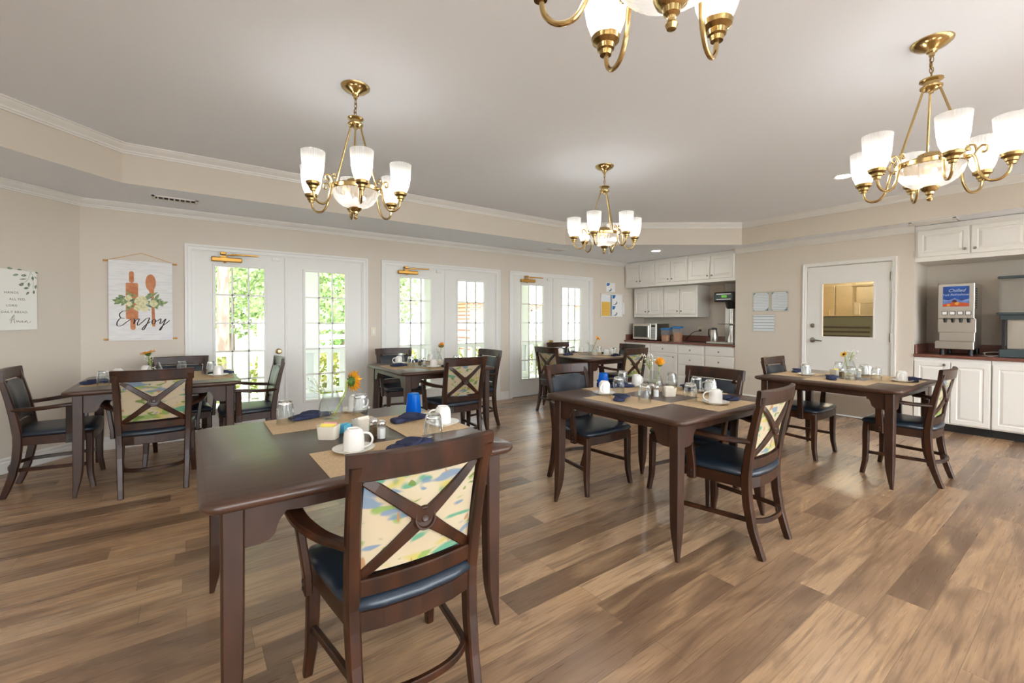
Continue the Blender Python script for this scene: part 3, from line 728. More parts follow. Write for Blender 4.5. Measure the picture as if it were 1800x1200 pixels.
sd = thing('juice_dispenser', 'stainless drink dispenser with four nozzles and a blue sign', 'drink dispenser', (7.33, .95, ZC))
obj('cabinet_body', bx(.02, .46, .0, .30, .075, .845, bev=.004), 'steel', sd)
hp = obj('header_panel', bx(-.05, .02, -.002, .302, .435, .845, bev=.004), 'steel', sd)
sg = bmesh.new(); box(sg, -.053, -.049, .04, .262, .575, .812)
fz = lambda u, v, o=0: (-.0535-o, .262-u, .575+v)      # sign coordinates, u to the right as seen
def blob(bm, cu, cv, ru, rv, mi, o, n=16, f=fz): flatpoly(bm, [(cu+ru*math.cos(2*PI*i/n), cv+rv*math.sin(2*PI*i/n), o) for i in range(n)], f, mi)
flatpoly(sg, [(0, .03, .0001), (0, .085, .0001), (.05, .075, .0001), (.1, .10, .0001), (.16, .07, .0001), (.222, .09, .0001), (.222, .03, .0001)], fz, 1)
flatpoly(sg, [(0, .001, .0002), (0, .028, .0002), (.06, .04, .0002), (.13, .05, .0002), (.222, .035, .0002), (.222, .001, .0002)], fz, 2)
for k, (a, b, r, mi) in enumerate(((.10, .06, .022, 4), (.09, .03, .026, 2), (.125, .035, .022, 3), (.15, .024, .018, 2), (.05, .018, .016, 3), (.19, .018, .016, 2))): blob(sg, a, b, r, r*.85, mi, .0003+.0001*k)
text_bm(sg, 'Chilled', .05, lambda x, y, z: fz(.115+x, .172+y, .0003+z), 5, shear=.35, ext=.0002); text_bm(sg, 'Fruit Refreshment', .034, lambda x, y, z: fz(.113+x, .128+y, .0003+z), 5, shear=.35, ext=.0002)
obj('picture_sign', sg, ['sky_print', 'cloud_print', 'fruit1', 'fruit2', 'fruit3', 'siglet'], hp)
for k in range(4):
    y = .243-.066*k
    b = obj('button', bx(-.062, -.049, y-.024, y+.024, .475, .52, bev=.003), 'black', hp); bm = bmesh.new(); box(bm, -.065, -.061, y-.019, y+.019, .48, .515)
    obj('button_label', bm, 'paper', b); obj('nozzle', lat([(0, .0), (.012, .0), (.018, .04), (.018, .05), (0, .05)], 14, (-.025, y, .386)), 'black', sd, True)
obj('splash_panel', bx(-.012, .02, -.012, .308, .27, .43, bev=.003), 'steel', sd)
tr = bmesh.new(); box(tr, -.10, .02, -.008, .318, .075, .165, bev=.004); obj('drip_tray', tr, 'steel', sd); obj('drip_grille', boxes([(-.09+.016*k, -.082+.016*k, .01, .30, .165, .169) for k in range(6)]), 'chrome', sd)
obj('side_vents', boxes([(.06, .12, -.003, .001, .55+.028*k, .566+.028*k) for k in range(9)]), 'black', sd)
for x, y in ((.0, .03), (.0, .27), (.40, .03), (.40, .27)): obj('foot', lat([(0, 0), (.022, 0), (.02, .075), (0, .075)], 12, (x, y, 0)), 'black', sd)
bm = bmesh.new(); tube(bm, spline([(7.55, .93, ZC+.006), (7.42, .88, ZC+.006), (7.38, .80, ZC+.006), (7.46, .74, ZC+.03), (7.56, .80, ZC+.045), (7.55, .90, ZC+.03), (7.46, .88, ZC+.02)]), .005, 6)
tag(obj('power_cord', bm, 'white', None, True), 'white cord coiled between the two drink dispensers', 'cord')
td = thing('beverage_dispenser', 'tall dispenser with clear tank and dark base, cut by the right picture edge', 'drink dispenser', (7.33, .38, ZC))
obj('base', bx(-.02, .42, .0, .38, 0, .09, bev=.01), 'teabase', td); obj('rear_column', bx(.26, .42, .03, .35, .09, .47, bev=.01), 'steel', td); obj('front_panel', bx(.12, .26, .05, .33, .09, .43, bev=.005), 'steel', td)
obj('post', boxes([(.02, .045, .335, .36, .09, .42), (.02, .045, .02, .045, .09, .42)]), 'black', td)
obj('tank_tray', boxes([(0, .40, .01, .375, .42, .475), (-.03, .42, -.01, .40, .475, .50)], .004), 'teabase', td)
bm = bmesh.new(); loft(bm, [[(x, y, z) for x, y in rrect(-.02, .40, .01, .385, .03)] for z in (.50, .875)], cap=False); obj('tank', bm, 'tank', td, True)
obj('lid', bx(-.03, .42, .0, .395, .875, .905, bev=.008), 'teabase', td)

# ------------------------------------------------------------------ ceiling fittings
def vent(x, y, w, d, rz, label):
    t = thing('ceiling_vent', label, 'vent', (x, y, ZS), rz)
    obj('frame', boxes([(-w/2, w/2, -d/2, -d/2+.025, -.008, 0), (-w/2, w/2, d/2-.025, d/2, -.008, 0), (-w/2, -w/2+.025, -d/2, d/2, -.008, 0), (w/2-.025, w/2, -d/2, d/2, -.008, 0)]), 'trim', t)
    obj('duct_shade_sheet', bx(-w/2+.02, w/2-.02, -d/2+.02, d/2-.02, -.002, -.0005), 'dark', t)  # flat dark sheet stands in for the shade inside the duct
    n = int((w-.05)/.042)
    for k in range(n):
        bm = bmesh.new(); x0 = -w/2+.045+.042*k; sweep(bm, [(x0, -d/2+.024, -.007), (x0, d/2-.024, -.007)], .003, .016, ref=(.7, 0, .7)); obj('louvre', bm, 'trim', t)
vent(-.10, 5.42, .36, .16, 0, 'white ceiling vent above the rolling pin scroll')
vent(4.88, 5.47, .36, .16, 0, 'ceiling vent above the right-hand glass doors')
vent(7.02, 1.25, .28, .40, 0, 'ceiling vent in front of the drinks cabinets')
def can(x, y, z, label):
    t = thing('recessed_downlight', label, 'downlight', (x, y, z))
    obj('trim_ring', lat([(.062, -.002), (.085, -.006), (.088, 0)], 28), 'trim', t, True); obj('lamp_lens', lat([(0, -.003), (.064, -.003)], 28), 'can', t); return t
can(6.32, 4.55, ZS, 'lit recessed downlight in the lower ceiling before the cabinets')
can(5.46, 1.67, ZT, 'lit recessed downlight beside the right-hand chandelier')
for i, (x, y) in enumerate(((5.6, -1.6), (-1.6, -1.6), (-1.7, .6), (2.0, -1.7), (5.6, -.4), (2.0, -.5), (-.4, -1.6))): can(x, y, ZT, 'unseen fill downlight added in the ceiling behind the viewpoint')['group'] = 'added fill downlights behind the viewpoint'  # unseen downlights added as fill light for the near half of the room
sp = thing('sprinkler_head', 'small white sprinkler head on the ceiling below the far chandelier', 'sprinkler', (5.65, 4.98, ZS))
obj('escutcheon', lat([(0, -.004), (.035, -.004), (.038, 0), (0, 0)], 20), 'trim', sp); obj('deflector', lat([(0, -.06), (.02, -.058), (.02, -.054), (.006, -.05), (.006, -.004), (0, -.004)], 12), 'trim', sp)

# ------------------------------------------------------------------ chandelier (origin on the ceiling)
def chandelier():
    t = thing('chandelier', 'x', 'chandelier')
    obj('canopy', lat([(0, -.075), (.012, -.075), (.014, -.060), (.022, -.056), (.026, -.046), (.04, -.038), (.07, -.024), (.088, -.008), (.09, 0), (0, 0)], 32), 'brass', t, True)
    bm = bmesh.new(); z = -.075
    for k in range(5):
        c = Vector((0, 0, z-.018)); ax = Vector((1, 0, 0)) if k % 2 else Vector((0, 1, 0))
        tube(bm, [c+ax*(.008*math.cos(a))+Vector((0, 0, .019*math.sin(a))) for a in [2*PI*i/12 for i in range(13)]], .0022, 6, cap=False); z -= .028
    tube(bm, spline([(0, 0, -.07), (.012, .004, -.12), (-.012, 0, -.16), (.004, .004, -.20)]), .0028, 6)
    obj('chain', bm, 'abrass', t, True)
    obj('hub', lat([(0, -.275), (.010, -.272), (.012, -.262), (.030, -.256), (.046, -.246), (.048, -.238), (.034, -.23), (.034, -.216), (.050, -.206), (.050, -.2), (.028, -.192), (.008, -.188), (0, -.185)], 28), 'brass', t, True)
    for k in range(3):
        a = math.radians(-10+120*k); c, s = math.cos(a), math.sin(a)
        bm = bmesh.new(); tube(bm, [(.036*c, .036*s, -.25), (.150*c, .150*s, -.625)], .0058, 8)
        for f in (0, 1):
            q = Vector((.036*c, .036*s, -.25)).lerp(Vector((.150*c, .150*s, -.625)), f); ball(bm, q, .009)
        obj('suspension_rod', bm, 'brass', t, True)
    obj('rim_band', lat([(.138, -.672), (.146, -.668), (.148, -.648), (.140, -.640), (.120, -.640), (.06, -.628), (.052, -.60), (.03, -.59), (0, -.588)], 40), 'brass', t, True)
    obj('crystal_spike', lat([(0, -.592), (.010, -.585), (.012, -.565), (.006, -.545), (0, -.52)], 8), 'glass', t)
    obj('glass_bowl', lat([(.140, -.664), (.138, -.685), (.128, -.715), (.108, -.742), (.080, -.762), (.045, -.773), (0, -.776)], 72, mod=(.012,)), 'shade', t)
    obj('finial', lat([(0, -.850), (.010, -.846), (.014, -.836), (.009, -.824), (.010, -.818), (.018, -.812), (.020, -.800), (.034, -.790), (.040, -.776), (.030, -.768), (0, -.766)], 24), 'brass', t, True)
    for k in range(2): 
        bm = bmesh.new(); ball(bm, (.06*(-1)**k, 0, -.700), .012, u=10, v=6); obj('bulb', bm, 'bulb', t, True)
    for k in range(6):
        a = PI/3*k; R = Matrix.Rotation(a, 4, 'Z')
        def tr(bm): bmesh.ops.transform(bm, matrix=R, verts=bm.verts); return bm
        bm = bmesh.new()
        tube(bm, spline([(.142, 0, -.655), (.165, 0, -.655), (.176, 0, -.690), (.186, 0, -.745), (.215, 0, -.790), (.255, 0, -.797), (.285, 0, -.772), (.295, 0, -.725)]), .0068, 10)
        tube(bm, spline([(.165, 0, -.66), (.178, 0, -.63), (.196, 0, -.612), (.212, 0, -.622), (.212, 0, -.642), (.198, 0, -.648), (.194, 0, -.636)]), .0048, 8)
        tube(bm, spline([(.176, 0, -.64), (.168, 0, -.605), (.150, 0, -.598), (.148, 0, -.618)]), .0045, 8)
        ball(bm, (.148, 0, -.655), .012); ball(bm, (.150, 0, -.62), .008)
        arm = obj('arm', tr(bm), 'brass', t, True)
        bm = lat([(0, -.738), (.016, -.736), (.018, -.724), (.024, -.720), (.026, -.708), (.038, -.698), (.041, -.686), (.036, -.680), (0, -.678)], 24, (.295, 0, 0)); obj('shade_holder', tr(bm), 'abrass', arm, True)
        bm = lat([(.034, -.684), (.042, -.670), (.053, -.640), (.060, -.600), (.0635, -.555), (.066, -.520), (.068, -.505), (.066, -.505), (.064, -.520)], 64, (.295, 0, 0), mod=(.013,)); obj('glass_shade', tr(bm), 'shade', arm)
        bm = bmesh.new(); ball(bm, (.295, 0, -.622), .018, (1, 1, 1.35), u=10, v=6); obj('bulb', tr(bm), 'bulb', arm, True)
    return t
ch = chandelier()
for (x, y, ph, lb) in ((.871, 2.90, 20, 'six-arm brass chandelier on the left, in front of the glass doors'), (3.26, 2.938, 24, 'smallest-looking brass chandelier, farthest back at picture centre'),
                       (3.215, .593, 26, 'brass chandelier with pressed glass shades at the right picture edge'), (.87, .59, 11, 'brass chandelier cut off by the top picture edge'),
                       (.87, -1.75, 15, 'unseen brass chandelier added for fill behind the viewpoint on the left'), (3.2, -1.75, 15, 'unseen brass chandelier added for fill behind the viewpoint on the right')):  # these two are unseen extras, added for fill light
    dup(ch, (x, y, ZT), math.radians(ph), lb, 'brass chandeliers')
kill(ch)

# ------------------------------------------------------------------ dining chair (faces +y, origin on the floor)
def chair():
    t = thing('dining_chair', 'x', 'chair', group='dining chairs')
    zs = [0, .06, .15, .28, .38, .45, .58, .70, .80, .895]
    ys = [-.250, -.228, -.200, -.176, -.168, -.168, -.184, -.206, -.228, -.252]
    xs = [.190, .192, .196, .199, .201, .203, .207, .211, .214, .217]
    def yb(z):
        for i in range(len(zs)-1):
            if zs[i] <= z <= zs[i+1]: f = (z-zs[i])/(zs[i+1]-zs[i]); return ys[i]+(ys[i+1]-ys[i])*f
        return ys[-1]
    def back(x, z, o=0): return (x, yb(z)-.026*(1-(x/.21)**2)+o, z)
    for s in (-1, 1):
        bm = bmesh.new(); sweep(bm, [(s*x, y, z) for x, y, z in zip(xs, ys, zs)], [.034, .036, .038, .040, .042, .042, .042, .041, .040, .038], [.036, .040, .044, .048, .050, .050, .046, .040, .036, .032], ref=(1, 0, 0))
        obj('rear_leg', bm, 'wood', t)
        bm = bmesh.new(); sweep(bm, [(s*.228, .218, .425), (s*.229, .220, .34), (s*.231, .219, .22), (s*.235, .222, .11), (s*.241, .234, .04), (s*.244, .240, 0)], [.046, .046, .043, .038, .034, .032], [.046, .046, .043, .038, .034, .032], ref=(1, 0, 0))
        obj('front_leg', bm, 'wood', t)
        bm = bmesh.new(); pts = spline([(s*.214, -.196, .640), (s*.232, -.150, .641), (s*.270, -.075, .645), (s*.300, .02, .655), (s*.310, .10, .664), (s*.308, .165, .667), (s*.302, .195, .664)], 5)
        n = len(pts); ww = [.030+.026*min(1, 2.2*i/n) for i in range(n)]; ww[-1] = .034; ww[-2] = .048
        sweep(bm, pts, ww, .027, ref=(s*.9, -.45, 0), ch=.3); obj('armrest', bm, 'wood', t)
        bm = bmesh.new(); sweep(bm, [(s*.268, .118, .375), (s*.270, .118, .44), (s*.286, .120, .56), (s*.300, .122, .655)], [.026, .026, .026, .028], [.052, .052, .046, .044], ref=(1, 0, 0)); ap = obj('arm_post', bm, 'wood', t)
        for z in (.392, .418):
            bm = bmesh.new(); ball(bm, (s*.283, .118, z), .007, (.6, 1, 1), u=8, v=6); obj('bolt', bm, 'black', ap, True)
    # top rail
    bm = bmesh.new(); pts = []
    for i in range(15):
        x = -.242+.484*i/14; q = back(x, .888); pts.append((x, q[1]+(.0), .889))
    sweep(bm, pts, .084, [.026+.006*(1-(abs(i-7)/7)) for i in range(15)], ref=(0, -.13, 1), ch=.22); obj('top_rail', bm, 'wood', t)
    bm = bmesh.new(); sweep(bm, [(x, yb(.505)-.022*(1-(x/.2)**2), .505) for x in [-.19+.38*i/10 for i in range(11)]], .056, .026, ref=(0, -.1, 1)); obj('lower_rail', bm, 'wood', t)
    # crossed braces behind the panel, carved boss in the middle
    for s in (-1, 1):
        bm = bmesh.new(); pts = []
        for i in range(13):
            f = i/12; x = s*(-.182+.364*f); z = .842-.304*f; pts.append(back(x, z, .016*abs(2*f-1)**4-.001))
        wd = [.034+.010*math.exp(-((i-6)/2.)**2) for i in range(13)]
        sweep(bm, pts, wd, .018, ref=(s*.64, 0, .77), ch=.2); obj('cross_brace', bm, 'wood', t)
    R = Matrix.Rotation(PI/2, 4, 'X') @ Matrix.Rotation(0, 4, 'Z'); cz = .690
    q = back(0, cz, -.006)
    obj('carved_boss', lat([(0, .006), (.010, .008), (.014, .003), (.026, .003), (.030, .010), (.034, .010), (.038, .002), (.040, -.012), (0, -.012)], 28, (0, q[1], cz), mat4=Matrix.Rotation(PI/2-.13, 4, 'X')), 'wood', t, True)
    # padded back: floral rear face, navy leather front
    def sheet(o0, bul, m, name):
        bm = bmesh.new(); G = []
        for j in range(9):
            z = .545+.298*j/8; row = []
            for i in range(11):
                x = -.187+.374*i/10; u = 2*i/10-1; v = 2*j/8-1
                row.append(bm.verts.new(back(x, z, o0+bul*(1-u**6)*(1-v**6))))
            G.append(row)
        for j in range(8):
            for i in range(10): bm.faces.new((G[j][i], G[j][i+1], G[j+1][i+1], G[j+1][i]))
        ret = bmesh.ops.extrude_face_region(bm, geom=bm.faces[:])
        bmesh.ops.translate(bm, vec=(0, .004, 0), verts=[v for v in ret['geom'] if isinstance(v, bmesh.types.BMVert)])
        obj(name, bm, m, t, True, .8)
    sheet(.006, -.001, 'floral', 'back_fabric'); sheet(.014, .020, 'leather', 'back_cushion')
    # seat
    def outline(d, yadd=0):
        pts = []
        for (x, y) in [(.212, -.185), (.235, 0), (.250, .16), (.252, .215), (.235, .246), (.12, .258), (0, .262), (-.12, .258), (-.235, .246), (-.252, .215), (-.250, .16), (-.235, 0), (-.212, -.185), (-.12, -.212), (0, -.222), (.12, -.212)]:
            l = math.hypot(x, y-.02); k = (l-d)/l; pts.append((x*k, .02+(y-.02)*k))
        return pts
    bm = bmesh.new(); loft(bm, [[(x, y, z) for x, y in outline(d)] for d, z in ((.010, .372), (.006, .376), (.006, .434), (.012, .438))]); obj('seat_frame', bm, 'wood', t)
    bm = bmesh.new()
    prof = [(.006, .438), (-.002, .446), (-.003, .456), (.004, .468), (.020, .476), (.060, .483), (.13, .486)]
    rs = [[bm.verts.new((x, y, z)) for x, y in outline(d)] for d, z in prof]; ring_faces(bm, rs); obj('seat_cushion', bm, 'leather', t, True, 1.2)
    # hoop stretcher
    bm = bmesh.new()
    sweep(bm, spline([(.231, .215, .185), (.207, .05, .187), (.188, -.10, .19), (.168, -.185, .19), (.10, -.232, .19), (0, -.246, .19), (-.10, -.232, .19), (-.168, -.185, .19), (-.188, -.10, .19), (-.207, .05, .187), (-.231, .215, .185)], 4), .026, .020, ref=(0, 0, 1)); obj('hoop_stretcher', bm, 'wood', t)
    return t
cp = chair()
DEG = math.radians
T0n, T1n, T2n, T3n, T4n, T5n = ('the foreground table', 'the table under the rolling-pin scroll', 'the table at the middle doors', 'the table right of centre', 'the table by the kitchen door', 'the farthest table, by the microwave')
CH = [(.59, 1.50, 0, 'largest chair, its floral crossed back toward us, at the foreground table'),
      (-.215, 4.475, 0, 'chair with floral crossed back toward us under the rolling-pin scroll'),
      (-.845, 4.92, -90, 'chair at the left picture edge beside the scroll table'),
      (-.08, 5.285, 180, 'chair between the scroll table and the left glass doors, mostly hidden'),
      (.475, 4.925, 90, 'chair right of the scroll table in front of a brass-knobbed glass door'),
      (2.25, 4.10, 0, 'chair with floral crossed back before the middle glass doors'),
      (2.17, 5.36, 178, 'chair behind the middle-door table showing its navy leather back'),
      (2.84, 4.68, 92, 'chair right of the middle-door table, seen past the crossed-back chair'),
      (2.69, 1.375, 3, 'crossed-back chair nearest us right of centre, half turned'),
      (2.615, 2.525, 180, 'chair with navy leather back facing us left of the centre-right table'),
      (3.125, 1.88, 90, 'chair with navy back behind the centre-right table, below the drawers'),
      (4.93, 1.03, 0, 'crossed-back chair by the white drinks cabinets on the right'),
      (4.96, 1.87, 180, 'chair with navy back between the kitchen door and its table'),
      (4.88, 4.06, 0, 'crossed-back chair of the farthest table, right of its table leg'),
      (4.30, 4.72, -90, 'crossed-back chair left of the farthest table by the right glass doors'),
      (5.03, 5.30, 180, 'chair behind the farthest table, its top rail below the right glass doors'),
      (5.43, 4.52, 90, 'chair right of the farthest table, its top rail below the microwave')]
for x, y, r, lb in CH: dup(cp, (x, y, 0), DEG(r), lb, 'dining chairs')
kill(cp)

# ------------------------------------------------------------------ dining table
def table():
    t = thing('dining_table', 'x', 'table', group='dining tables')
    H = .553; zt = .78; bm = bmesh.new(); pl = rrect(-H, H, -H, H, .05, 6)
    loft(bm, [[(x, y, z) for x, y in inset_poly(pl, d)] for d, z in ((.022, zt-.036), (.010, zt-.033), (.004, zt-.026), (.0, zt-.018), (.001, zt-.009), (.006, zt-.003), (.012, zt-.0025), (.016, zt))]); obj('tabletop', bm, 'wood_top', t, True, .9)
    a = H-.055
    for k in range(4):
        R = Matrix.Rotation(PI/2*k, 4, 'Z')
        bm = bmesh.new(); up = zt-.034; lo = up-.052; br = up-.135
        half = [(-a+.02, br), (-a+.10, br), (-a+.125, br+.006), (-a+.142, br+.022), (-a+.148, br+.045), (-a+.156, br+.064), (-a+.175, lo+.004), (-a+.21, lo)]
        prof = half + [(-x, z) for x, z in reversed(half)]
        top = [(-a+.02, up), (a-.02, up)]
        polyf = prof + [top[1], top[0]]
        fr = [bm.verts.new((x, -a+.006, z)) for x, z in polyf]; bk = [bm.verts.new((x, -a+.026, z)) for x, z in polyf]
        ring_faces(bm, [fr, bk]); bmesh.ops.transform(bm, matrix=R, verts=bm.verts); obj('apron', bm, 'wood_leg', t)
        bm = bmesh.new(); o = -a-.002        # outer corner of the leg
        S = [(zt-.034, .062), (.42, .060), (.24, .057), (.17, .053), (.12, .046), (.07, .036), (.03, .026), (0, .020)]
        rings = []
        for z, w in S:
            c = .006 if w > .03 else .003; e = o-.0; x0, x1 = e, e+w
            rings.append([bm.verts.new((x, y, z)) for x, y in ((x0+c, x0), (x1-c, x0), (x1, x0+c), (x1, x1-c), (x1-c, x1), (x0+c, x1), (x0, x1-c), (x0, x0+c))])
        ring_faces(bm, rings); bmesh.ops.transform(bm, matrix=R, verts=bm.verts); obj('leg', bm, 'wood_leg', t)
    return t
tb = table()
TB = [(.572, 2.045, 0, 'large-looking dark square table in the left foreground, nearest of all'),
      (-.19, 4.955, 0, 'dark square table under the rolling-pin scroll'),
      (2.24, 4.665, 0, 'dark square table in front of the middle glass doors'),
      (2.615, 1.87, 0, 'dark square table right of centre with two crossed-back neighbours'),
      (4.90, 1.475, -2, 'dark square table in front of the white kitchen door'),
      (4.87, 4.665, 0, 'farthest dark square table near the microwave counter')]
for x, y, r, lb in TB: dup(tb, (x, y, 0), DEG(r), lb, 'dining tables')
kill(tb)

# ------------------------------------------------------------------ tableware prototypes
ZM = .7825
def proto_mug():
    t = thing('mug', 'x', 'mug', group='upturned white mugs')
    bm = lat([(.0385, 0), (.041, .0015), (.0405, .02), (.0395, .055), (.037, .072), (.031, .081), (.027, .083), (.026, .087), (.024, .087), (.023, .084), (0, .084)], 32)
    obj('mug_body', bm, 'white', t, True, .8)
    bm = bmesh.new(); sweep(bm, spline([(.036, 0, .068), (.058, 0, .064), (.070, 0, .046), (.067, 0, .026), (.052, 0, .014), (.038, 0, .012)], 5), .012, .008, ref=(0, 1, 0), ch=.3); obj('handle', bm, 'white', t, True, 1.)
    return t
def proto_saucer():
    t = obj('saucer', lat([(0, 0), (.045, 0), (.047, .003), (.062, .008), (.080, .016), (.081, .018), (.078, .0185), (.060, .011), (.046, .007), (.040, .0065), (0, .0065)], 40), 'white', None, True, .8)
    return tag(t, 'x', 'saucer', 'white saucers')
def proto_tumbler(m, name, label_mat):
    t = thing(name, 'x', 'tumbler', group='upturned tumblers')
    n = 18
    def prof(lst, mod): return lst
    bm = bmesh.new()
    # rim at the table, faceted thick base on top
    lathe(bm, [(.0405, 0), (.0415, .002), (.0405, .03), (.0375, .072), (.035, .095), (.032, .112), (.029, .117), (0, .117)], n)
    o = obj('outer_wall', bm, m, t)
    lt = bmesh.new(); lathe(lt, [(.0385, .001), (.0382, .03), (.035, .070), (.0315, .092), (.027, .100), (0, .098)], n); obj('inner_wall', lt, m, t, True)
    bm = bmesh.new()
    for k in range(9):
        a = 2*PI*k/9; c, s = math.cos(a), math.sin(a)
        sweep(bm, [(.0395*c, .0395*s, .050), (.0378*c, .0378*s, .075), (.034*c, .034*s, .104)], [.003, .009, .008], .0022, ref=(-s, c, 0))
    if m == 'glass':
        obj('facets', bm, 'crystal', t)
        fb = bmesh.new(); lathe(fb, [(0, .099), (.026, .1005), (.0315, .0965), (.0335, .097), (.032, .1115), (.0285, .1165), (0, .1165)], 18, mod=(.02,)); obj('thick_base', fb, 'crystal', t)
    else: bm.free()
    return t
def proto_napkin(seed):
    rnd = random.Random(seed)
    t = thing('napkin', 'x', 'napkin', group='folded navy napkins')
    def pouch(L, W, H, tw, off, z0):
        bm = bmesh.new(); rings = []; n = 16; k = 14
        for i in range(k+1):
            f = i/k; x = (f-.5)*L; e = (1-abs(2*f-1)**5)**.5 if 0 < f < 1 else .25
            w = W*(.55+.45*e)*(1+.10*math.sin(5*f+seed)); h = H*(.45+.55*e)*(1+.22*math.sin(9*f+seed*2)); r = []
            for j in range(n):
                a = 2*PI*j/n; wr = 1+.06*math.sin(3*a+8*f+seed)
                y = w/2*math.copysign(abs(math.cos(a))**.55, math.cos(a))*wr + off*math.sin(3*f); z = h/2*math.copysign(abs(math.sin(a))**.55, math.sin(a))*wr
                r.append(bm.verts.new((x, y, max(z+H*.5, .0005)+z0)))
            rings.append(r)
        ring_faces(bm, rings); bmesh.ops.rotate(bm, cent=(0, 0, 0), matrix=Matrix.Rotation(tw, 3, 'Z'), verts=bm.verts); return bm
    obj('napkin_body', pouch(.205, .072, .026, 0, .008, 0), 'navy', t, True, 1.4)
    obj('folded_flap', pouch(.115, .080, .016, .35+.2*seed, .006, .020), 'navy', t, True, 1.4)
    bm = bmesh.new(); sweep(bm, [(.085, .008, .020), (.108, .009, .021), (.124, .010, .020)], [.012, .015, .010], .003, ref=(0, 1, 0)); obj('cutlery_tip', bm, 'chrome', t)
    return t
def proto_shaker(fill, name, cat):
    t = thing(name, 'x', cat, group='salt and pepper shakers')
    n = 8
    obj('glass_body', lat([(0, 0), (.019, 0), (.021, .003), (.021, .05), (.018, .062), (.017, .066)], n), 'glass', t)
    obj('contents', lat([(0, .003), (.0175, .003), (.018, .048), (0, .050)], n), fill, t)
    obj('cap', lat([(.0185, .064), (.020, .066), (.020, .074), (.016, .080), (.008, .084), (0, .085)], 20), 'chrome', t, True)
    return t
def proto_caddy():
    t = thing('sugar_caddy', 'x', 'caddy', group='sugar packet caddies')
    bm = bmesh.new(); outer_, inner = [], []
    def sec(w, d, z, wav): return [(x, y, z+(wav*(abs(x)/w*2)**2 if wav else 0)) for x, y in rrect(-w/2, w/2, -d/2, d/2, .012, 4)]
    loft(bm, [sec(.078, .052, 0, 0), sec(.080, .054, .004, 0), sec(.090, .062, .052, .010), sec(.086, .058, .052, .010), sec(.074, .046, .006, 0)]); obj('ceramic_box', bm, 'cream', t, True, .9)
    return t
def proto_packet(m):
    o = obj('sweetener_packet', bx(-.030, .030, -.0022, .0022, 0, .046, bev=.002), m)
    return tag(o, 'x', 'sweetener packet', 'sweetener packets')
def proto_vase():
    t = thing('bud_vase', 'x', 'vase', group='glass bud vases')
    obj('glass_wall', lat([(0, .002), (.040, .002), (.052, .012), (.060, .035), (.060, .058), (.053, .090), (.042, .118), (.034, .142), (.032, .150), (.030, .150), (.032, .140), (.040, .117), (.050, .09), (.057, .058), (.057, .036), (.049, .015), (.038, .008), (0, .008)], 36), 'vaseg', t, True, 1.)
    return t
PM, PS = proto_mug(), proto_saucer()
PT, PBL = proto_tumbler('glass', 'tumbler', 0), proto_tumbler('blueg', 'tumbler', 0)
PN = [proto_napkin(0), proto_napkin(1), proto_napkin(2)]
PSA, PPE, PCD, PVA = proto_shaker('salt', 'salt_shaker', 'salt shaker'), proto_shaker('pepper', 'pepper_shaker', 'pepper shaker'), proto_caddy(), proto_vase()
PK = {k: proto_packet('pk_'+k) for k in ('yellow', 'pink', 'blue', 'white')}
pm = tag(obj('placemat', bx(-.235, .235, -.16, .16, 0, .0018), 'mat'), 'x', 'placemat', 'woven tan placemats')
GRP = {'placemat': 'woven tan placemats', 'mug': 'upturned white mugs', 'saucer': 'white saucers', 'tumbler': 'upturned tumblers', 'napkin': 'folded navy napkins'}
NAPI = [0]
def put(kind, x, y, z, rz, label):
    src = {'mug': PM, 'saucer': PS, 'tumbler': PT, 'blue': PBL, 'placemat': pm, 'salt': PSA, 'pepper': PPE, 'caddy': PCD, 'vase': PVA}.get(kind)
    if kind == 'napkin': src = PN[NAPI[0] % 3]; NAPI[0] += 1
    return dup(src, (x, y, z), DEG(rz), label)
TT = .7803
def setting(side, tname, mat_xy, mug=None, nap=None, tum=None, extra=(), mrot=0, hrot=0, blue=False, saucer=None):
    """one place: all lie on the placemat"""
    rot = {'near': 0, 'far': 0, 'left': 90, 'right': 90}[side]
    put('placemat', mat_xy[0], mat_xy[1], TT, rot, f'woven tan placemat on the {side} side of {tname}')
    if mug:
        sx = saucer or mug
        put('saucer', sx[0], sx[1], ZM, 0, f'white saucer under a mug on the {side} side of {tname}')
        put('mug', mug[0], mug[1], ZM+.0068, hrot, f'upturned white mug on a saucer, {side} side of {tname}')
    if nap: put('napkin', nap[0], nap[1], ZM, nap[2], f'folded navy napkin on the {side} side of {tname}')
    if tum: put('blue' if blue else 'tumbler', tum[0], tum[1], ZM, 15, f'upturned {"bright blue" if blue else "clear"} tumbler on the {side} side of {tname}')
    for k, (x, y, w) in enumerate(extra): put('tumbler', x, y, ZM, 40, f'{w} clear tumbler on the {side} side of {tname}')
# foreground table
setting('near', T0n, (.61, 1.69), (.525, 1.775), (.725, 1.685, 15), (.85, 1.735), hrot=-25)
setting('right', T0n, (.945, 2.09), (1.02, 1.975), (.925, 2.155, 10), (1.0, 2.285), hrot=150, blue=True)
setting('far', T0n, (.54, 2.42), (.765, 2.555), (.515, 2.505, 10), (.388, 2.455), [(.755, 2.43, 'second')], hrot=0)
# table under the scroll
setting('left', T1n, (-.53, 4.93), (-.50, 5.08), (-.60, 4.85, 25), (-.545, 4.68), hrot=60)
setting('right', T1n, (.16, 4.90), (.215, 4.87), (.245, 5.02, 5), (.17, 5.11), hrot=100)
setting('far', T1n, (-.14, 5.31), (-.32, 5.25), None, (-.06, 5.36), hrot=0)
# table before the middle doors
setting('left', T2n, (1.90, 4.70), (1.99, 4.97), (1.90, 4.735, 10), (1.965, 4.56), hrot=160)
setting('near', T2n, (2.27, 4.34), (2.16, 4.40), (2.34, 4.38, 20), (2.45, 4.42), hrot=30)
setting('far', T2n, (2.24, 5.02), (2.44, 5.06), (2.25, 5.07, 0), (2.06, 5.08), hrot=0)
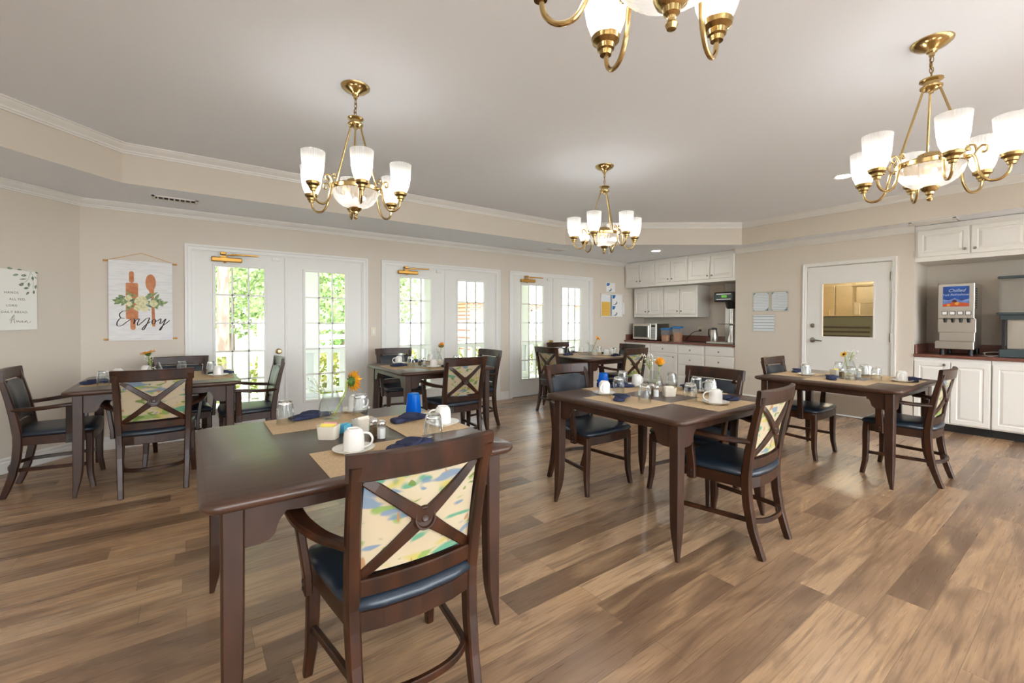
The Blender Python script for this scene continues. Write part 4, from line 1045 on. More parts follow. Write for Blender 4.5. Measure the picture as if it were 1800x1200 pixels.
# table right of centre
setting('left', T3n, (2.31, 1.88), (2.375, 2.13), (2.30, 1.915, 30), (2.345, 1.765), [(2.49, 2.10, 'small second')], hrot=200, saucer=(2.365, 2.125))
setting('near', T3n, (2.70, 1.50), (2.67, 1.475), (2.815, 1.49, -20), (2.635, 1.625), hrot=120)
setting('far', T3n, (2.655, 2.24), (2.87, 2.235), (2.72, 2.265, -25), (2.585, 2.33), [(2.82, 2.335, 'second')], hrot=0, blue=True)
setting('right', T3n, (2.965, 1.87), (3.045, 1.72), (3.05, 1.90, 35), (2.98, 1.79), [(3.06, 2.05, 'outer')], hrot=90)
put('tumbler', 2.93, 1.655, TT, 10, 'clear tumbler standing in front of a mug, right of centre table')
# table by the kitchen door
setting('left', T4n, (4.60, 1.42), None, (4.66, 1.49, 20), (4.745, 1.375))
setting('near', T4n, (4.98, 1.12), (4.96, 1.075), (5.10, 1.03, 15), (4.90, 1.235), hrot=170)
setting('far', T4n, (4.84, 1.83), (4.79, 1.745), (5.03, 1.90, 5), (4.73, 1.72), hrot=170, saucer=(4.79, 1.742))
setting('right', T4n, (5.22, 1.45), (5.27, 1.40), None, (5.23, 1.62), [(5.12, 1.385, 'shorter')], hrot=180)
put('mug', 5.17, 1.90, TT, 200, 'white mug standing apart at the back corner of the kitchen-door table')
# farthest table
setting('left', T5n, (4.56, 4.72), (4.58, 4.99), (4.56, 4.80, 10), (4.66, 4.88), hrot=0)
setting('near', T5n, (4.93, 4.35), (4.97, 4.42), (5.04, 4.30, 10), (5.12, 4.40), hrot=-30)
setting('far', T5n, (4.87, 5.03), (5.08, 5.05), (4.95, 5.12, 0), (4.83, 4.99), hrot=0)
setting('right', T5n, (5.22, 4.68), (5.27, 4.60), None, (5.20, 4.78), hrot=90)

# condiments in the middle of each table
def condi(tname, salt, pep, cads, tag_=''):
    if salt: put('salt', salt[0], salt[1], TT, 10, f'glass salt shaker with chrome cap on {tname}')
    if pep: put('pepper', pep[0], pep[1], TT, 25, f'glass pepper shaker with chrome cap on {tname}')
    for i, (x, y, r, cols, w) in enumerate(cads):
        put('caddy', x, y, TT, r, f'{w} on {tname}')
        n = len(cols); c_, s_ = math.cos(DEG(r)), math.sin(DEG(r))
        for k, col in enumerate(cols):
            v = (k-(n-1)/2)*.0085; u = .003*((k*37) % 3-1)
            p = dup(PK[col], (x+u*c_-v*s_, y+u*s_+v*c_, TT+.016+.003*((k*5) % 3)), DEG(r+4*((k*7) % 3-1)), f'{col} sweetener packet in {"the " + w if n else ""} on {tname}', f'{col} sweetener packets in the {w} on {tname}')
condi(T0n, (.682, 1.905), (.668, 1.965), [(.495, 2.045, -38, ['yellow', 'yellow', 'yellow', 'pink', 'pink'], 'left cream caddy'), (.66, 2.095, 20, ['white', 'white', 'white', 'white'], 'right cream caddy')])
for k, (x, y) in enumerate(((.57, 2.10), (.585, 2.075))): dup(PK['blue'], (x, y, TT), DEG(20+25*k), 'blue sweetener packet leaning between the two caddies on the foreground table', 'loose blue packets on the foreground table')
condi(T1n, None, (-.16, 4.90), [(-.34, 4.90, 0, ['white', 'white', 'white'], 'cream caddy')])
condi(T2n, (2.205, 4.735), (2.11, 4.65), [(2.33, 4.60, 20, ['white', 'white', 'white'], 'cream caddy')])
condi(T3n, (2.59, 1.855), (2.62, 1.91), [(2.695, 1.825, -30, ['white', 'white', 'yellow', 'white', 'white'], 'cream caddy')])
condi(T4n, (5.02, 1.395), (4.94, 1.505), [(5.02, 1.58, -10, ['yellow', 'yellow', 'yellow', 'yellow'], 'cream caddy')])
condi(T5n, (5.10, 4.62), (5.04, 4.56), [(4.915, 4.60, 10, ['blue', 'blue', 'white', 'blue'], 'cream caddy')])

# vases and flowers (each flower its own thing; stem foot inside the vase)
def head_frame(d):
    d = Vector(d).normalized(); up = Vector((0, 0, 1)) if abs(d.z) < .95 else Vector((1, 0, 0)); u = d.cross(up).normalized(); v = u.cross(d); return d, u, v
def sunflower(name, foot, head, d, r, m, label, disc=True, npet=18, cat='flower'):
    t = thing(name, label, cat, (0, 0, 0))
    foot, head = Vector(foot), Vector(head); d, u, v = head_frame(d)
    bm = bmesh.new(); mid = foot.lerp(head, .6); mid.z += .01
    tube(bm, spline([foot, mid, head-d*r*.5, head-d*r*.15], 6), .0042 if r > .03 else .003, 7); obj('stem', bm, 'stem', t, True)
    bm = bmesh.new()
    for layer in range(2):
        for k in range(npet):
            a = 2*PI*(k+.5*layer)/npet; q = u*math.cos(a)+v*math.sin(a); w = d.cross(q)
            cup = (.25, .05)[layer]*r; pw = 2.6*r/npet*1.5
            P = [head+q*r*.32, head+q*r*.62+d*cup*.9, head+q*r*(1.02-.06*((k*7) % 3))+d*cup*(.6+.5*((k*5) % 3))]
            ws = [pw*.5, pw, pw*.12]; ring = []
            A = [p+w*x/2 for p, x in zip(P, ws)]; B = [p-w*x/2 for p, x in zip(P, ws)]
            va = [bm.verts.new(p) for p in A]; vb = [bm.verts.new(p) for p in B]; vc = [bm.verts.new(p+d*.002) for p in P]
            for i in range(2): bm.faces.new((va[i], va[i+1], vc[i+1], vc[i])); bm.faces.new((vc[i], vc[i+1], vb[i+1], vb[i]))
    obj('petals', bm, m, t, True, 1.5)
    R = Matrix((u, v, d)).transposed().to_4x4()
    if disc: obj('seed_disc', lat([(r*.40, 0), (r*.36, r*.10), (r*.2, r*.14), (0, r*.13)], 20, head, mat4=R), 'sundisc', t, True)
    obj('calyx', lat([(0, -r*.45), (r*.14, -r*.42), (r*.30, -r*.25), (r*.42, -r*.02), (r*.30, 0), (0, 0)], 14, head, mat4=R), 'sepal', t, True)
    bm = bmesh.new()
    for k in range(9):
        a = 2*PI*k/9; q = u*math.cos(a)+v*math.sin(a); w = d.cross(q); b0 = head+q*r*.30-d*r*.2
        pts = [b0+w*r*.12, b0-w*r*.12, b0+q*r*.38+d*r*.05]; bm.faces.new([bm.verts.new(p) for p in pts])
    obj('sepals', bm, 'sepal', t)
    return t
def rose(name, foot, head, r, m, label):
    t = thing(name, label, 'flower'); foot, head = Vector(foot), Vector(head)
    bm = bmesh.new(); tube(bm, spline([foot, foot.lerp(head, .6)+Vector((.004, 0, 0)), head-Vector((0, 0, r*.5))], 6), .0034, 7); obj('stem', bm, 'stem', t, True)
    bm = bmesh.new()
    for layer, (n, rr, tilt) in enumerate(((9, 1., .55), (8, .82, .8), (6, .6, 1.0), (4, .36, 1.15))):
        for k in range(n):
            a = 2*PI*(k+.4*layer)/n; q = Vector((math.cos(a), math.sin(a), 0)); w = Vector((-math.sin(a), math.cos(a), 0)); up = Vector((0, 0, 1))
            G = []
            for j in range(4):
                f = j/3; c = head+q*r*rr*(.25+.75*f**.8)+up*r*(-.5+f*tilt*1.1); wd = r*rr*1.5*2.6/n*(.35+1.0*math.sin(PI*min(.5+f*.42, 1)))
                G.append([bm.verts.new(c+w*wd*x+q*(-abs(x)*r*.14)) for x in (-.5, 0, .5)])
            for j in range(3):
                for i in range(2): bm.faces.new((G[j][i], G[j][i+1], G[j+1][i+1], G[j+1][i]))
    obj('petals', bm, m, t, True, 1.5)
    bm = bmesh.new(); lathe(bm, [(0, -r*.75), (r*.25, -r*.7), (r*.42, -r*.45), (0, -r*.4)], 10, head)
    for k in range(3):
        a = 2.2*k+.6; q = Vector((math.cos(a), math.sin(a), .1)); b0 = head-Vector((0, 0, r*1.0)); w = Vector((-math.sin(a), math.cos(a), 0))
        bm.faces.new([bm.verts.new(p) for p in (b0, b0+q*r*.5+w*r*.14, b0+q*r*1.0, b0+q*r*.5-w*r*.14)])
    obj('leaves', bm, 'sepal', t)
    return t
def breath(foot, center, rad, n, label, seed=1):
    rnd = random.Random(seed); t = thing('babys_breath_sprig', label, 'flower'); foot, center = Vector(foot), Vector(center)
    bm = bmesh.new(); fl = bmesh.new()
    for k in range(n):
        e = center+Vector((rnd.uniform(-1, 1), rnd.uniform(-1, 1), rnd.uniform(-.9, .9)))*rad
        m = foot.lerp(center, .6+.2*rnd.random()); tube(bm, [foot, m, e], .0008, 3, cap=False)
        ball(fl, e, rnd.uniform(.0035, .0062), u=6, v=4)
    obj('stems', bm, 'stem', t); obj('blossoms', fl, 'breath', t)
def vase(x, y, label, water=True):
    put('vase', x, y, TT, 0, label)
vase(.60, 2.43, f'bulbous glass vase holding a drooping sunflower on {T0n}')
sunflower('sunflower', (.61, 2.425, .795), (.706, 2.415, .974), (.88, .28, -.05), .062, 'petal', 'orange sunflower leaning right out of the foreground vase')
breath((.60, 2.435, .80), (.54, 2.46, .972), .05, 26, "sprig of baby's breath in the foreground vase", 2)
vase(-.24, 4.90, f'glass vase holding a sunflower on {T1n}')
sunflower('sunflower', (-.25, 4.89, .80), (-.285, 4.877, 1.010), (-.25, .1, .9), .056, 'petal', 'sunflower facing upward in the vase under the scroll')
breath((-.24, 4.90, .80), (-.28, 4.87, .96), .03, 16, "baby's breath around the sunflower under the scroll", 3)
vase(2.36, 4.72, f'glass vase holding an orange rose on {T2n}')
rose('rose', (2.365, 4.72, .80), (2.44, 4.75, 1.014), .032, 'orange', 'small orange rose in the vase before the middle glass doors')
breath((2.36, 4.72, .80), (2.385, 4.73, .955), .03, 14, "baby's breath beside the rose before the middle doors", 4)
vase(2.80, 2.02, f'glass vase holding a yellow-orange bloom on {T3n}')
rose('ranunculus', (2.81, 2.02, .80), (2.865, 2.02, .992), .046, 'petal', 'large yellow-orange bloom in the vase right of centre')
breath((2.80, 2.02, .80), (2.76, 2.06, 1.015), .045, 26, "baby's breath beside the yellow-orange bloom right of centre", 5)
vase(5.12, 1.50, f'glass vase holding a small yellow bouquet on {T4n}')
sunflower('daisy', (5.12, 1.505, .80), (5.08, 1.53, .985), (-.6, .2, .5), .034, 'yellow', 'yellow daisy in the vase by the kitchen door')
breath((5.12, 1.50, .80), (5.13, 1.49, .985), .05, 40, "dense baby's breath beside the yellow daisy by the kitchen door", 6)
vase(4.98, 4.74, f'glass vase holding one orange bloom on {T5n}')
sunflower('sunflower', (4.985, 4.74, .80), (5.105, 4.72, 1.026), (.1, -.6, .6), .042, 'petal', 'small orange sunflower on the farthest table')
breath((4.98, 4.74, .80), (4.93, 4.76, .985), .03, 16, "baby's breath in the vase on the farthest table", 8)
for o in [PM, PS, PT, PBL, PSA, PPE, PCD, PVA, pm] + PN + list(PK.values()): kill(o)

# ------------------------------------------------------------------ wall decorations
# hanging scroll on the back wall (u from its left edge, v from its bottom)
sx0, sz0, SW, SH = -.645, 1.10, .505, .785
t = thing('hanging_scroll', 'white hanging scroll with rolling pin, spoon and the word Enjoy', 'wall hanging', (sx0, YB, sz0))
obj('canvas', bx(0, SW, -.0225, -.0212, -.012, SH+.011), 'scroll', t)
for z in (0, SH): 
    bm = bmesh.new(); tube(bm, [(-.03, -.011, z), (SW+.03, -.011, z)], .0095, 12); 
    for x in (-.03, SW+.03): ball(bm, (x, -.011, z), .0115)
    obj('dowel', bm, 'dowel', t, True)
bm = bmesh.new(); tube(bm, [(-.012, -.011, SH+.008), (SW/2, -.004, SH+.095), (SW+.012, -.011, SH+.008)], .0028, 6); obj('hanging_cord', bm, 'dowel', t)
art = bmesh.new(); fs = lambda u, v, o=0: (u, -.0227-o, v)
def P2(px, py): return ((px-68)/750*SW, (1108-py)/918*SH)       # from the print's own grid
def poly(pts, mi, o): flatpoly(art, [P2(*p)+(o,) for p in pts], fs, mi)
def rr2(x0, x1, y0, y1, r, mi, o): poly(rrect(x0, x1, y0, y1, r, 5), mi, o)
rr2(300, 356, 302, 440, 26, 0, .0001); rr2(262, 404, 440, 870, 16, 0, .0002); rr2(312, 372, 860, 1000, 28, 0, .0001)
poly([(552+62*math.cos(a), 430+102*math.sin(a)) for a in [2*PI*i/24 for i in range(24)]], 0, .0001)
poly([(510, 470), (594, 470), (590, 600), (606, 940), (602, 960), (572, 960), (566, 940), (556, 600)], 0, .00012)
rnd = random.Random(11)
def leaf(x, y, L, w, a, mi, o):
    c, s = math.cos(a), math.sin(a); pts = []
    for f, q in ((0, 0), (.25, .8), (.55, 1), (.8, .6), (1, 0), (.8, -.6), (.55, -1), (.25, -.8)): pts.append((x+c*L*f-s*w*q/2, y+s*L*f+c*w*q/2))
    poly(pts, mi, o)
for k in range(64):
    side = -1 if k % 2 else 1; cx = 430+side*rnd.uniform(20, 230); cy = 650+rnd.uniform(-75, 85)*(1-abs(cx-430)/420)
    leaf(cx, cy, rnd.uniform(60, 120), rnd.uniform(22, 38), (0 if side > 0 else PI)+rnd.uniform(-.8, .8), 1 if rnd.random() < .7 else 2, .0003+.00002*k)
for (x, y, r) in ((440, 655, 80), (585, 680, 52), (290, 620, 44), (400, 735, 48), (480, 740, 50), (300, 690, 36)): poly([(x+r*(1+.1*math.sin(5*a))*math.cos(a), y+r*.78*(1+.1*math.cos(4*a))*math.sin(a)) for a in [2*PI*i/20 for i in range(20)]], 3, .0018+.00001*r)
def stroke(pts, w0, w1, f, mi, o, conv, bm):
    q = spline([(a, b, 0) for a, b in pts], 6); n = len(q)
    L_, R_ = [], []
    for i, p in enumerate(q):
        tg = (q[min(i+1, n-1)]-q[max(i-1, 0)]).normalized(); nn = Vector((-tg.y, tg.x, 0)); w = w0+(w1-w0)*abs(tg.y)**1.5*.5
        a = conv((p+nn*w).x, (p+nn*w).y); b = conv((p-nn*w).x, (p-nn*w).y)
        L_.append(bm.verts.new(f(a[0], a[1], o))); R_.append(bm.verts.new(f(b[0], b[1], o)))
    for i in range(n-1):
        fc = bm.faces.new((L_[i], L_[i+1], R_[i+1], R_[i])); fc.material_index = mi
for s in ([(262, 775), (225, 778), (190, 815), (205, 855), (245, 862), (200, 862), (165, 905), (165, 950), (215, 945), (270, 905), (320, 870)],
          [(345, 865), (362, 875), (350, 930), (370, 890), (405, 866), (412, 880), (392, 925), (400, 945), (440, 915), (500, 862)],
          [(505, 862), (535, 858), (500, 940), (465, 998), (448, 990), (480, 950), (545, 900)],
          [(600, 870), (570, 885), (568, 925), (595, 925), (608, 890), (596, 868)],
          [(608, 900), (640, 885), (668, 865), (672, 885), (660, 925), (690, 910), (730, 868)],
          [(735, 866), (705, 930), (670, 998), (655, 1000), (690, 955), (740, 920), (780, 885)]):
    stroke(s, 2.2, 12, fs, 4, .004, P2, art)
obj('printed_artwork', art, ['pin', 'leafp', 'leafp2', 'rosep', 'ink'], t)
# canvas print on the slanted left wall: local x along the wall, -y into the room
cv = thing('canvas_print', 'white canvas with grace text and leaf sprigs at the left picture edge', 'wall picture', (-1.108, 5.668, 1.205), DEG(45))
CW, CHH = .60, .52
obj('stretched_canvas', bx(-CW, 0, -.035, -.002, 0, CHH, bev=.004), 'canvas', cv)
art = bmesh.new(); fc_ = lambda u, v, o=0: (u, -.0355-o, v)
k_ = .235/550                     # canvas units per zoom pixel
def P3(px, py): return ((px-552)*k_, (1108-py)/965*CHH)
def poly3(pts, mi, o): flatpoly(art, [P3(*p)+(o,) for p in pts], fc_, mi)
def leaf3(x, y, L, w, a, mi, o):
    c, s = math.cos(a), math.sin(a); poly3([(x+c*L*f-s*w*q/2, y+s*L*f+c*w*q/2) for f, q in ((0, 0), (.3, .9), (.6, 1), (.85, .5), (1, 0), (.85, -.5), (.6, -1), (.3, -.9))], mi, o)
for i, (x, y, L, w, a) in enumerate(((60, 130, 90, 40, .1), (150, 240, 95, 36, -.2), (280, 235, 95, 44, -.1), (470, 230, 75, 42, 1.5), (410, 335, 80, 44, 1.6), (330, 350, 90, 44, 2.6), (530, 370, 70, 42, 1.8), (410, 425, 90, 34, 3.0), (490, 455, 70, 34, 1.6), (410, 490, 70, 36, 2.4), (240, 380, 80, 40, .1), (510, 160, 60, 30, .3), (300, 145, 90, 24, 3.2), (380, 280, 130, 16, 3.0), (500, 230, 60, 20, .8))):
    leaf3(x, y, L, w, a, 0, .0002+.00002*i)
for s in ([(540, 140), (430, 160), (300, 140)], [(440, 160), (400, 280), (330, 350)], [(440, 160), (480, 260), (480, 440)]): stroke(s, 1.5, 3, fc_, 0, .0002, P3, art)
for txt, px, py, al in (('HANDS', 238, 528, 'RIGHT'), ('ALL FED,', 358, 632, 'RIGHT'), ('LORD', 218, 732, 'RIGHT'), ('DAILY BREAD.', 396, 836, 'RIGHT')):
    u, v = P3(px, py); text_bm(art, txt, .026, lambda x, y, z, u=u, v=v: fc_(u+x, v+y, .0004+z), 1, al, ext=.0002, space=1.15)
for s in ([(85, 940), (110, 930), (150, 880), (165, 870), (160, 930), (170, 995)], [(150, 880), (130, 940), (110, 1000)], [(95, 960), (150, 935), (175, 940)],
          [(195, 990), (205, 955), (225, 980), (235, 955), (255, 985), (270, 960)], [(275, 975), (300, 955), (290, 985), (320, 975)], [(320, 980), (345, 960), (340, 985), (365, 955), (372, 985), (400, 990), (440, 965)]):
    stroke(s, 1.5, 6, fc_, 1, .0004, P3, art)
obj('printed_artwork', art, ['leafp2', 'inkgrey'], cv)

# notices beside the cabinets on the back wall
def notice(x0, x1, z0, z1, label, m='paper'):
    return tag(obj('notice', bx(x0, x1, YB-.004, YB+.002, z0, z1), m), label, 'notice')
fy = lambda u, v, o=0: (u, YB-.0042-o, v)
def swirl(bm, x0, z0, w, h, o):
    flatpoly(bm, [(x0+w*a, z0+h*b, o) for a, b in ((0, 1), (.42, 1), (.36, .78), (.22, .66), (0, .64))], fy, 1)
    flatpoly(bm, [(x0+w*a, z0+h*b, o) for a, b in ((.05, .06), (.32, .09), (.5, .2), (.55, .36), (.48, .5), (.58, .36), (.66, .3), (.6, .14), (.42, .03))], fy, 2)
bm = bmesh.new(); box(bm, 6.645, 6.905, YB-.004, YB, 1.868, 2.052); swirl(bm, 6.655, 1.875, .22, .168, .0002)
tag(obj('notice', bm, ['paper', 'postblue', 'postdk']), 'small white notice with blue swirls above the framed board', 'notice')
t = thing('notice_board', 'framed white board with a yellow panel and two blue-swirl notices', 'notice board', (0, 0, 0))
obj('frame', boxes([(6.475, 6.497, YB-.018, YB, 1.372, 1.834), (7.10, 7.122, YB-.018, YB, 1.372, 1.834), (6.475, 7.122, YB-.018, YB, 1.372, 1.39), (6.475, 7.122, YB-.018, YB, 1.816, 1.834)], .003), 'trim', t)
bm = bmesh.new(); box(bm, 6.495, 7.102, YB-.004, YB, 1.385, 1.82)
for q, mi in (((6.505, 6.76, 1.392, 1.67), 3), ((6.505, 6.78, 1.675, 1.81), 5), ((6.765, 6.81, 1.392, 1.81), 4)): flatpoly(bm, [(q[0], q[2], .0002), (q[1], q[2], .0002), (q[1], q[3], .0002), (q[0], q[3], .0002)], fy, mi)
swirl(bm, 6.825, 1.61, .22, .2, .0003); swirl(bm, 6.825, 1.392, .22, .2, .0003)
for k in range(4): flatpoly(bm, [(6.52, 1.43+.05*k, .0004), (6.70, 1.43+.05*k, .0004), (6.70, 1.436+.05*k, .0004), (6.52, 1.436+.05*k, .0004)], fy, 6)
obj('printed_panel', bm, ['paper', 'postblue', 'postdk', 'postyel', 'postgrey', 'lines', 'fruit2'], t)
notice(7.145, 7.19, 1.435, 1.66, 'narrow pale notice between the framed board and the cabinets', 'lines')
# notices on the kitchen-door wall
fx_ = lambda u, v, o=0: (XR-.0042-o, u, v)
def certificate(y0, y1, z0, z1, label, m='lines', corners=True):
    t = thing('notice', label, 'notice', (0, 0, 0))
    bm = bmesh.new(); box(bm, XR-.004, XR+.002, y0+.02, y1-.02, z0+.018, z1-.018)
    if corners:
        for (cy, cz, sy, sz, k) in ((y1-.02, z1-.018, -1, -1, .035), (y0+.02, z1-.018, 1, -1, .026), (y0+.02, z0+.018, 1, 1, .05), (y1-.02, z0+.018, -1, 1, .02)):
            flatpoly(bm, [(cy, cz, .0003), (cy+sy*k, cz, .0003), (cy+sy*k*.35, cz+sz*k*.45, .0003), (cy, cz+sz*k*1.1, .0003)], fx_, 1)
    obj('printed_sheet', bm, [m, 'teal'], t)
    obj('acrylic_cover', bx(XR-.009, XR-.006, y0, y1, z0, z1), 'acrylic', t)
certificate(3.125, 3.385, 1.445, 1.755, 'left of two blue-cornered sheets on the kitchen-door wall')
certificate(2.858, 3.115, 1.445, 1.757, 'right of two blue-cornered sheets, nearer the kitchen door')
certificate(3.04, 3.385, 1.13, 1.41, 'ruled sheet below the two blue-cornered sheets', 'table_lines', False)
o = thing('outlet_cover', 'painted outlet cover low on the wall left of the kitchen door', 'outlet', (XR, 3.50, .42)); obj('cover_plate', bx(-.005, 0, -.045, .045, -.06, .06, bev=.002), 'wall', o)

# ------------------------------------------------------------------ outdoors
struct('ground', bx(-30, 50, 6.07, 60, -.5, -.35), 'lawn')
struct('ground_rear', bx(-30, 50, -30, -3.15, -.5, -.35), 'deck')  # unseen paving, made pale to bounce daylight up onto the ceiling
rfm = bmesh.new(); loft(rfm, [[(x, -3.9, 2.97), (x, 8.9, 2.97), (x, 2.5, 5.6)] for x in (-9, 16)]); struct('roof_sky_block', rfm, 'roof')  # unseen roof added to keep the bright rear sky off the lawn
struct('wall_outside', boxes([(-9, -3.6, 5.9, 6.05, -.4, 2.96), (8, 16, 5.9, 6.05, -.4, 2.96)]), 'siding')  # unseen outer walls added along with the sky-blocking roof
struct('porch_floor', bx(-3, 12, 6.06, 8.55, -.3, -.06), 'deck')
struct('porch_ceiling', bx(-3, 12, 6.06, 8.6, 2.66, 2.8), 'siding')
pr = thing('porch_railing', 'white porch railing with upright slats outside the glass doors', 'railing', (0, 0, 0))
obj('top_rail', bx(-1.5, 10, 8.16, 8.26, .72, .80, bev=.01), 'pvc', pr); obj('bottom_rail', bx(-1.5, 10, 8.18, 8.24, .03, .10, bev=.005), 'pvc', pr)
bal = bmesh.new(); box(bal, -.045, .045, 8.19, 8.23, .10, .72)
b0 = obj('baluster', bal, 'pvc', pr)
for k in range(1, 54):
    c = b0.copy(); C.objects.link(c); c.location.x = -1.4+.213*k
b0.location.x = -1.4
for (x, w, lb) in ((1.73, .20, 'white porch column behind the left glass doors'), (3.95, .20, 'white porch column behind the middle glass doors'), (6.46, .22, 'white porch column behind the right glass doors'), (-.8, .2, 'white porch column left of the glass doors')):
    t = thing('porch_column', lb, 'column', (x, 8.38, -.06)); obj('shaft', bx(-w/2, w/2, -w/2, w/2, .12, 2.62), 'pvc', t); obj('plinth', bx(-w/2-.02, w/2+.02, -w/2-.02, w/2+.02, 0, .12, bev=.01), 'pvc', t); obj('capital', bx(-w/2-.02, w/2+.02, -w/2-.02, w/2+.02, 2.58, 2.68, bev=.01), 'pvc', t)
rf = thing('ranch_fence', 'white three-rail ranch fence across the lawn', 'fence', (0, 0, 0))
fxs = [1.6+2.4*k for k in range(6)]
for i, x in enumerate(fxs):
    obj('post', bx(x-.08, x+.08, 13.9, 14.06, -.35, 1.28, bev=.01), 'pvc', rf)
    if i:
        for z in (.45, .78, 1.08): obj('rail', bx(fxs[i-1], x, 13.95, 14.0, z-.07, z+.07), 'pvc', rf)
def foliage(bm, c, r, n, s, seed, flat=1.):
    rnd = random.Random(seed)
    for k in range(n):
        while True:
            p = Vector((rnd.uniform(-1, 1), rnd.uniform(-1, 1), rnd.uniform(-1, 1)))
            if p.length < 1: break
        p = Vector((p.x*r[0], p.y*r[1], p.z*r[2]))+Vector(c); q = Vector((rnd.gauss(0, 1), rnd.gauss(0, 1), rnd.gauss(0, 1))).normalized()
        u = q.orthogonal().normalized(); v = q.cross(u); w = s*rnd.uniform(.6, 1.4)
        bm.faces.new([bm.verts.new(p+a) for a in (u*w, v*w*.6, -u*w, -v*w*.6)])
def tree(x, y, h, r, n, s, label, m, seed, trunk=.14, zc=.62):
    t = thing('tree', label, 'tree', (x, y, -.4), 0, 'trees beyond the lawn')
    bm = bmesh.new(); tube(bm, [(0, 0, 0), (.03, 0, h*.4), (-.03, 0, h*.9)], [trunk*1.2, trunk, trunk*.4], 10); obj('trunk', bm, 'bark', t, True)
    bm = bmesh.new(); foliage(bm, (0, 0, h*zc), (r, r, h*.42), n, s, seed); obj('crown', bm, m, t)
tree(.75, 14.6, 11, 2.4, 900, .22, 'pine with a thick bare trunk behind the left glass doors', 'leaf1', 1, .13, .78)
tree(3.2, 17.5, 7.5, 2.4, 4200, .12, 'leafy tree straight behind the left glass doors', 'leaf1', 2, .12, .5)
tree(6.0, 22.0, 7.2, 2.2, 4200, .12, 'fresh green tree behind the porch column', 'leaf3', 3, .12, .45)
tree(9.0, 26.4, 8.5, 2.0, 3600, .14, 'pale tree behind the middle glass doors', 'leaf1', 4, .14, .5)
tree(-1.6, 19., 8.5, 2.4, 3600, .14, 'tree left behind the pine trunk', 'leaf1', 5, .14, .5)
tree(1.6, 25., 9.5, 3., 4000, .15, 'tall back tree between pine and leafy tree', 'leaf1', 6, .15, .5)
tree(11.3, 31., 11, 3.2, 3600, .16, 'far tree left of the brick building', 'leaf1', 7, .15, .5)
def shrub(x, y, r, h, n, label, seed, m='leaf2'):
    t = thing('shrub', label, 'shrub', (x, y, -.35), 0, 'shrubs along the porch')
    bm = bmesh.new(); foliage(bm, (0, 0, h/2), (r, r*.8, h/2), n, .06, seed); obj('foliage', bm, m, t)
    bm = bmesh.new(); tube(bm, [(0, 0, 0), (0, 0, h*.5)], .02, 6); obj('stem', bm, 'bark', t)
for k in range(9): shrub(.3+.95*k, 9.3+.12*(k % 2), .44, 1.05, 420, 'yellow-green shrub behind the porch railing', 20+k)
shrub(12.6, 17.5, .8, 1.5, 500, 'grey-green round bush before the brick building', 41, 'leaf1')
bd = thing('brick_building', 'brick building with white gable and windows across the lawn', 'building', (11.9, 20, -.4))
obj('brick_wall', bx(0, 14, 0, 5, 0, 2.75), 'brick', bd)
bm = bmesh.new(); g3 = [(-.5, -.3, 2.75), (6.5, -.3, 2.75), (3.0, -.3, 5.2)]
fr_ = [bm.verts.new(p) for p in g3]; bk_ = [bm.verts.new((x, 5.0, z)) for x, y, z in g3]; ring_faces(bm, [fr_, bk_]); obj('white_gable', bm, 'siding', bd)
obj('eave', bx(-.6, 14.2, -.45, 5.2, 2.62, 2.78), 'siding', bd)
bm = bmesh.new(); loft(bm, [[(x, -.5, 2.78), (x, 2.5, 4.9), (x, 5.4, 2.78)] for x in (6.5, 14.3)]); obj('roof', bm, 'roof', bd)
bm = bmesh.new(); 
for a, b in ((g3[0], g3[2]), (g3[1], g3[2])):
    A, B = Vector(a), Vector(b); loft(bm, [[(p.x, y, p.z+dz) for y, dz in ((-.5, 0), (-.5, .16), (5.2, .16), (5.2, 0))] for p in (A, B)])
obj('roof', bm, 'roof', bd)
for x in (.95, 4.2, 7.6, 8.9): 
    f = obj('window_frame', boxes([(x-.08, x+.98, -.05, .02, .8, .9), (x-.08, x+.98, -.05, .02, 2.2, 2.3), (x-.08, x, -.05, .02, .8, 2.3), (x+.9, x+.98, -.05, .02, .8, 2.3), (x+.43, x+.47, -.05, .02, .8, 2.3), (x, x+.9, -.05, .02, 1.52, 1.58)]), 'pvc', bd)
    obj('pane', bx(x, x+.9, -.02, .0, .9, 2.2), 'winblue', f)
obj('siding_bay', boxes([(6.2, 7.4, -.12, 0, 0, 2.7)]), 'siding', bd)

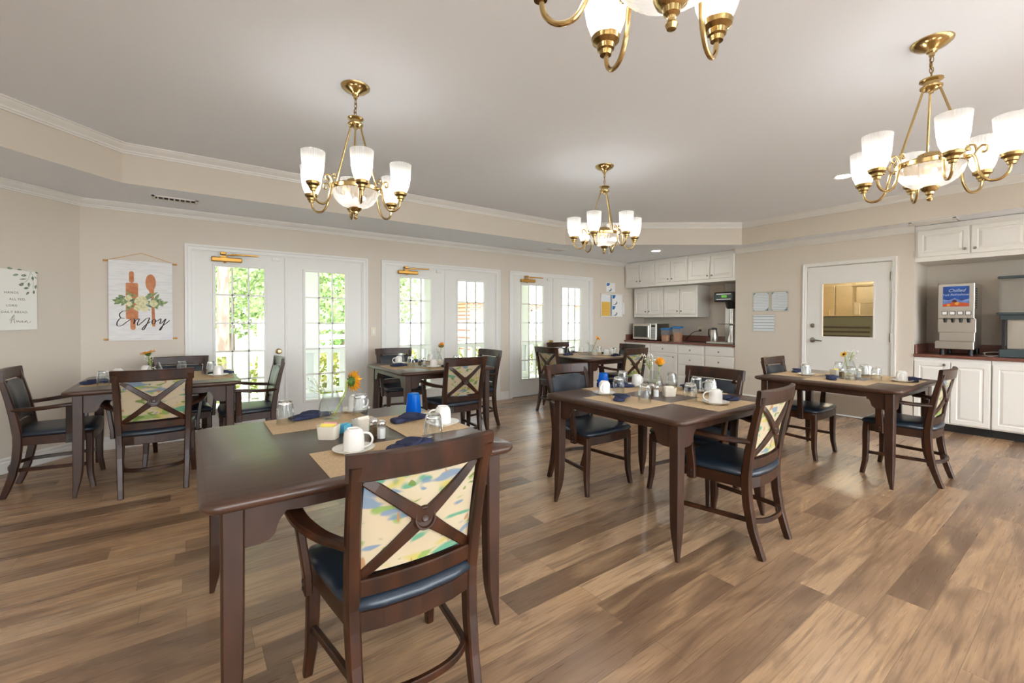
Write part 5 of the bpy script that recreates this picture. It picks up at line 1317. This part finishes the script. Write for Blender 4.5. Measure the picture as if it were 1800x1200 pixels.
# ------------------------------------------------------------------ light
w = bpy.data.worlds.new('World'); bpy.context.scene.world = w; w.use_nodes = True
nt = w.node_tree; bg = nt.nodes['Background']; bg.inputs['Color'].default_value = (.90, .95, 1, 1)
tc = nt.nodes.new('ShaderNodeTexCoord'); sp = nt.nodes.new('ShaderNodeSeparateXYZ'); mr = nt.nodes.new('ShaderNodeMapRange')
nt.links.new(tc.outputs['Generated'], sp.inputs[0]); nt.links.new(sp.outputs['Y'], mr.inputs['Value']); nt.links.new(mr.outputs[0], bg.inputs['Strength'])
mr.inputs['From Min'].default_value = -.6; mr.inputs['From Max'].default_value = .4; mr.inputs['To Min'].default_value = 3.4; mr.inputs['To Max'].default_value = .65   # sky set brighter behind the viewpoint to fill the room through rear windows
sun = bpy.data.lights.new('sun', 'SUN'); sun.energy = .5; sun.angle = .08; sun.color = (1, .95, .86)
so_ = bpy.data.objects.new('sun', sun); C.objects.link(so_); so_.rotation_euler = (DEG(12), DEG(50), 0)

# ------------------------------------------------------------------ camera
cam = bpy.data.cameras.new('camera'); co = bpy.data.objects.new('camera', cam); C.objects.link(co)
F, CY, pt, rl, yw, h = 774.83, 571.96, .0126, .0031, .6323, 1.3062
fw = V(math.sin(yw)*math.cos(pt), math.cos(yw)*math.cos(pt), -math.sin(pt)); r0 = V(math.cos(yw), -math.sin(yw), 0); u0 = r0.cross(fw)
rt = r0*math.cos(rl)+u0*math.sin(rl); up = -r0*math.sin(rl)+u0*math.cos(rl)
mt = Matrix((rt, up, -fw)).transposed().to_4x4(); mt.translation = (0, 0, h)
co.matrix_world = mt
cam.sensor_width = 36; cam.lens = F/1800*36; cam.shift_y = -(600-CY)/1800; cam.clip_start = .02
S = bpy.context.scene; S.camera = co
S.view_settings.view_transform = 'Standard'; S.view_settings.look = 'None'; S.view_settings.gamma = 1; S.view_settings.use_curve_mapping = False
S.view_settings.exposure = 2.1
S.cycles.max_bounces = 10; S.cycles.diffuse_bounces = 5; S.cycles.glossy_bounces = 4; S.cycles.transparent_max_bounces = 24; S.cycles.transmission_bounces = 6
S.cycles.caustics_reflective = False; S.cycles.caustics_refractive = False; S.cycles.sample_clamp_indirect = 6
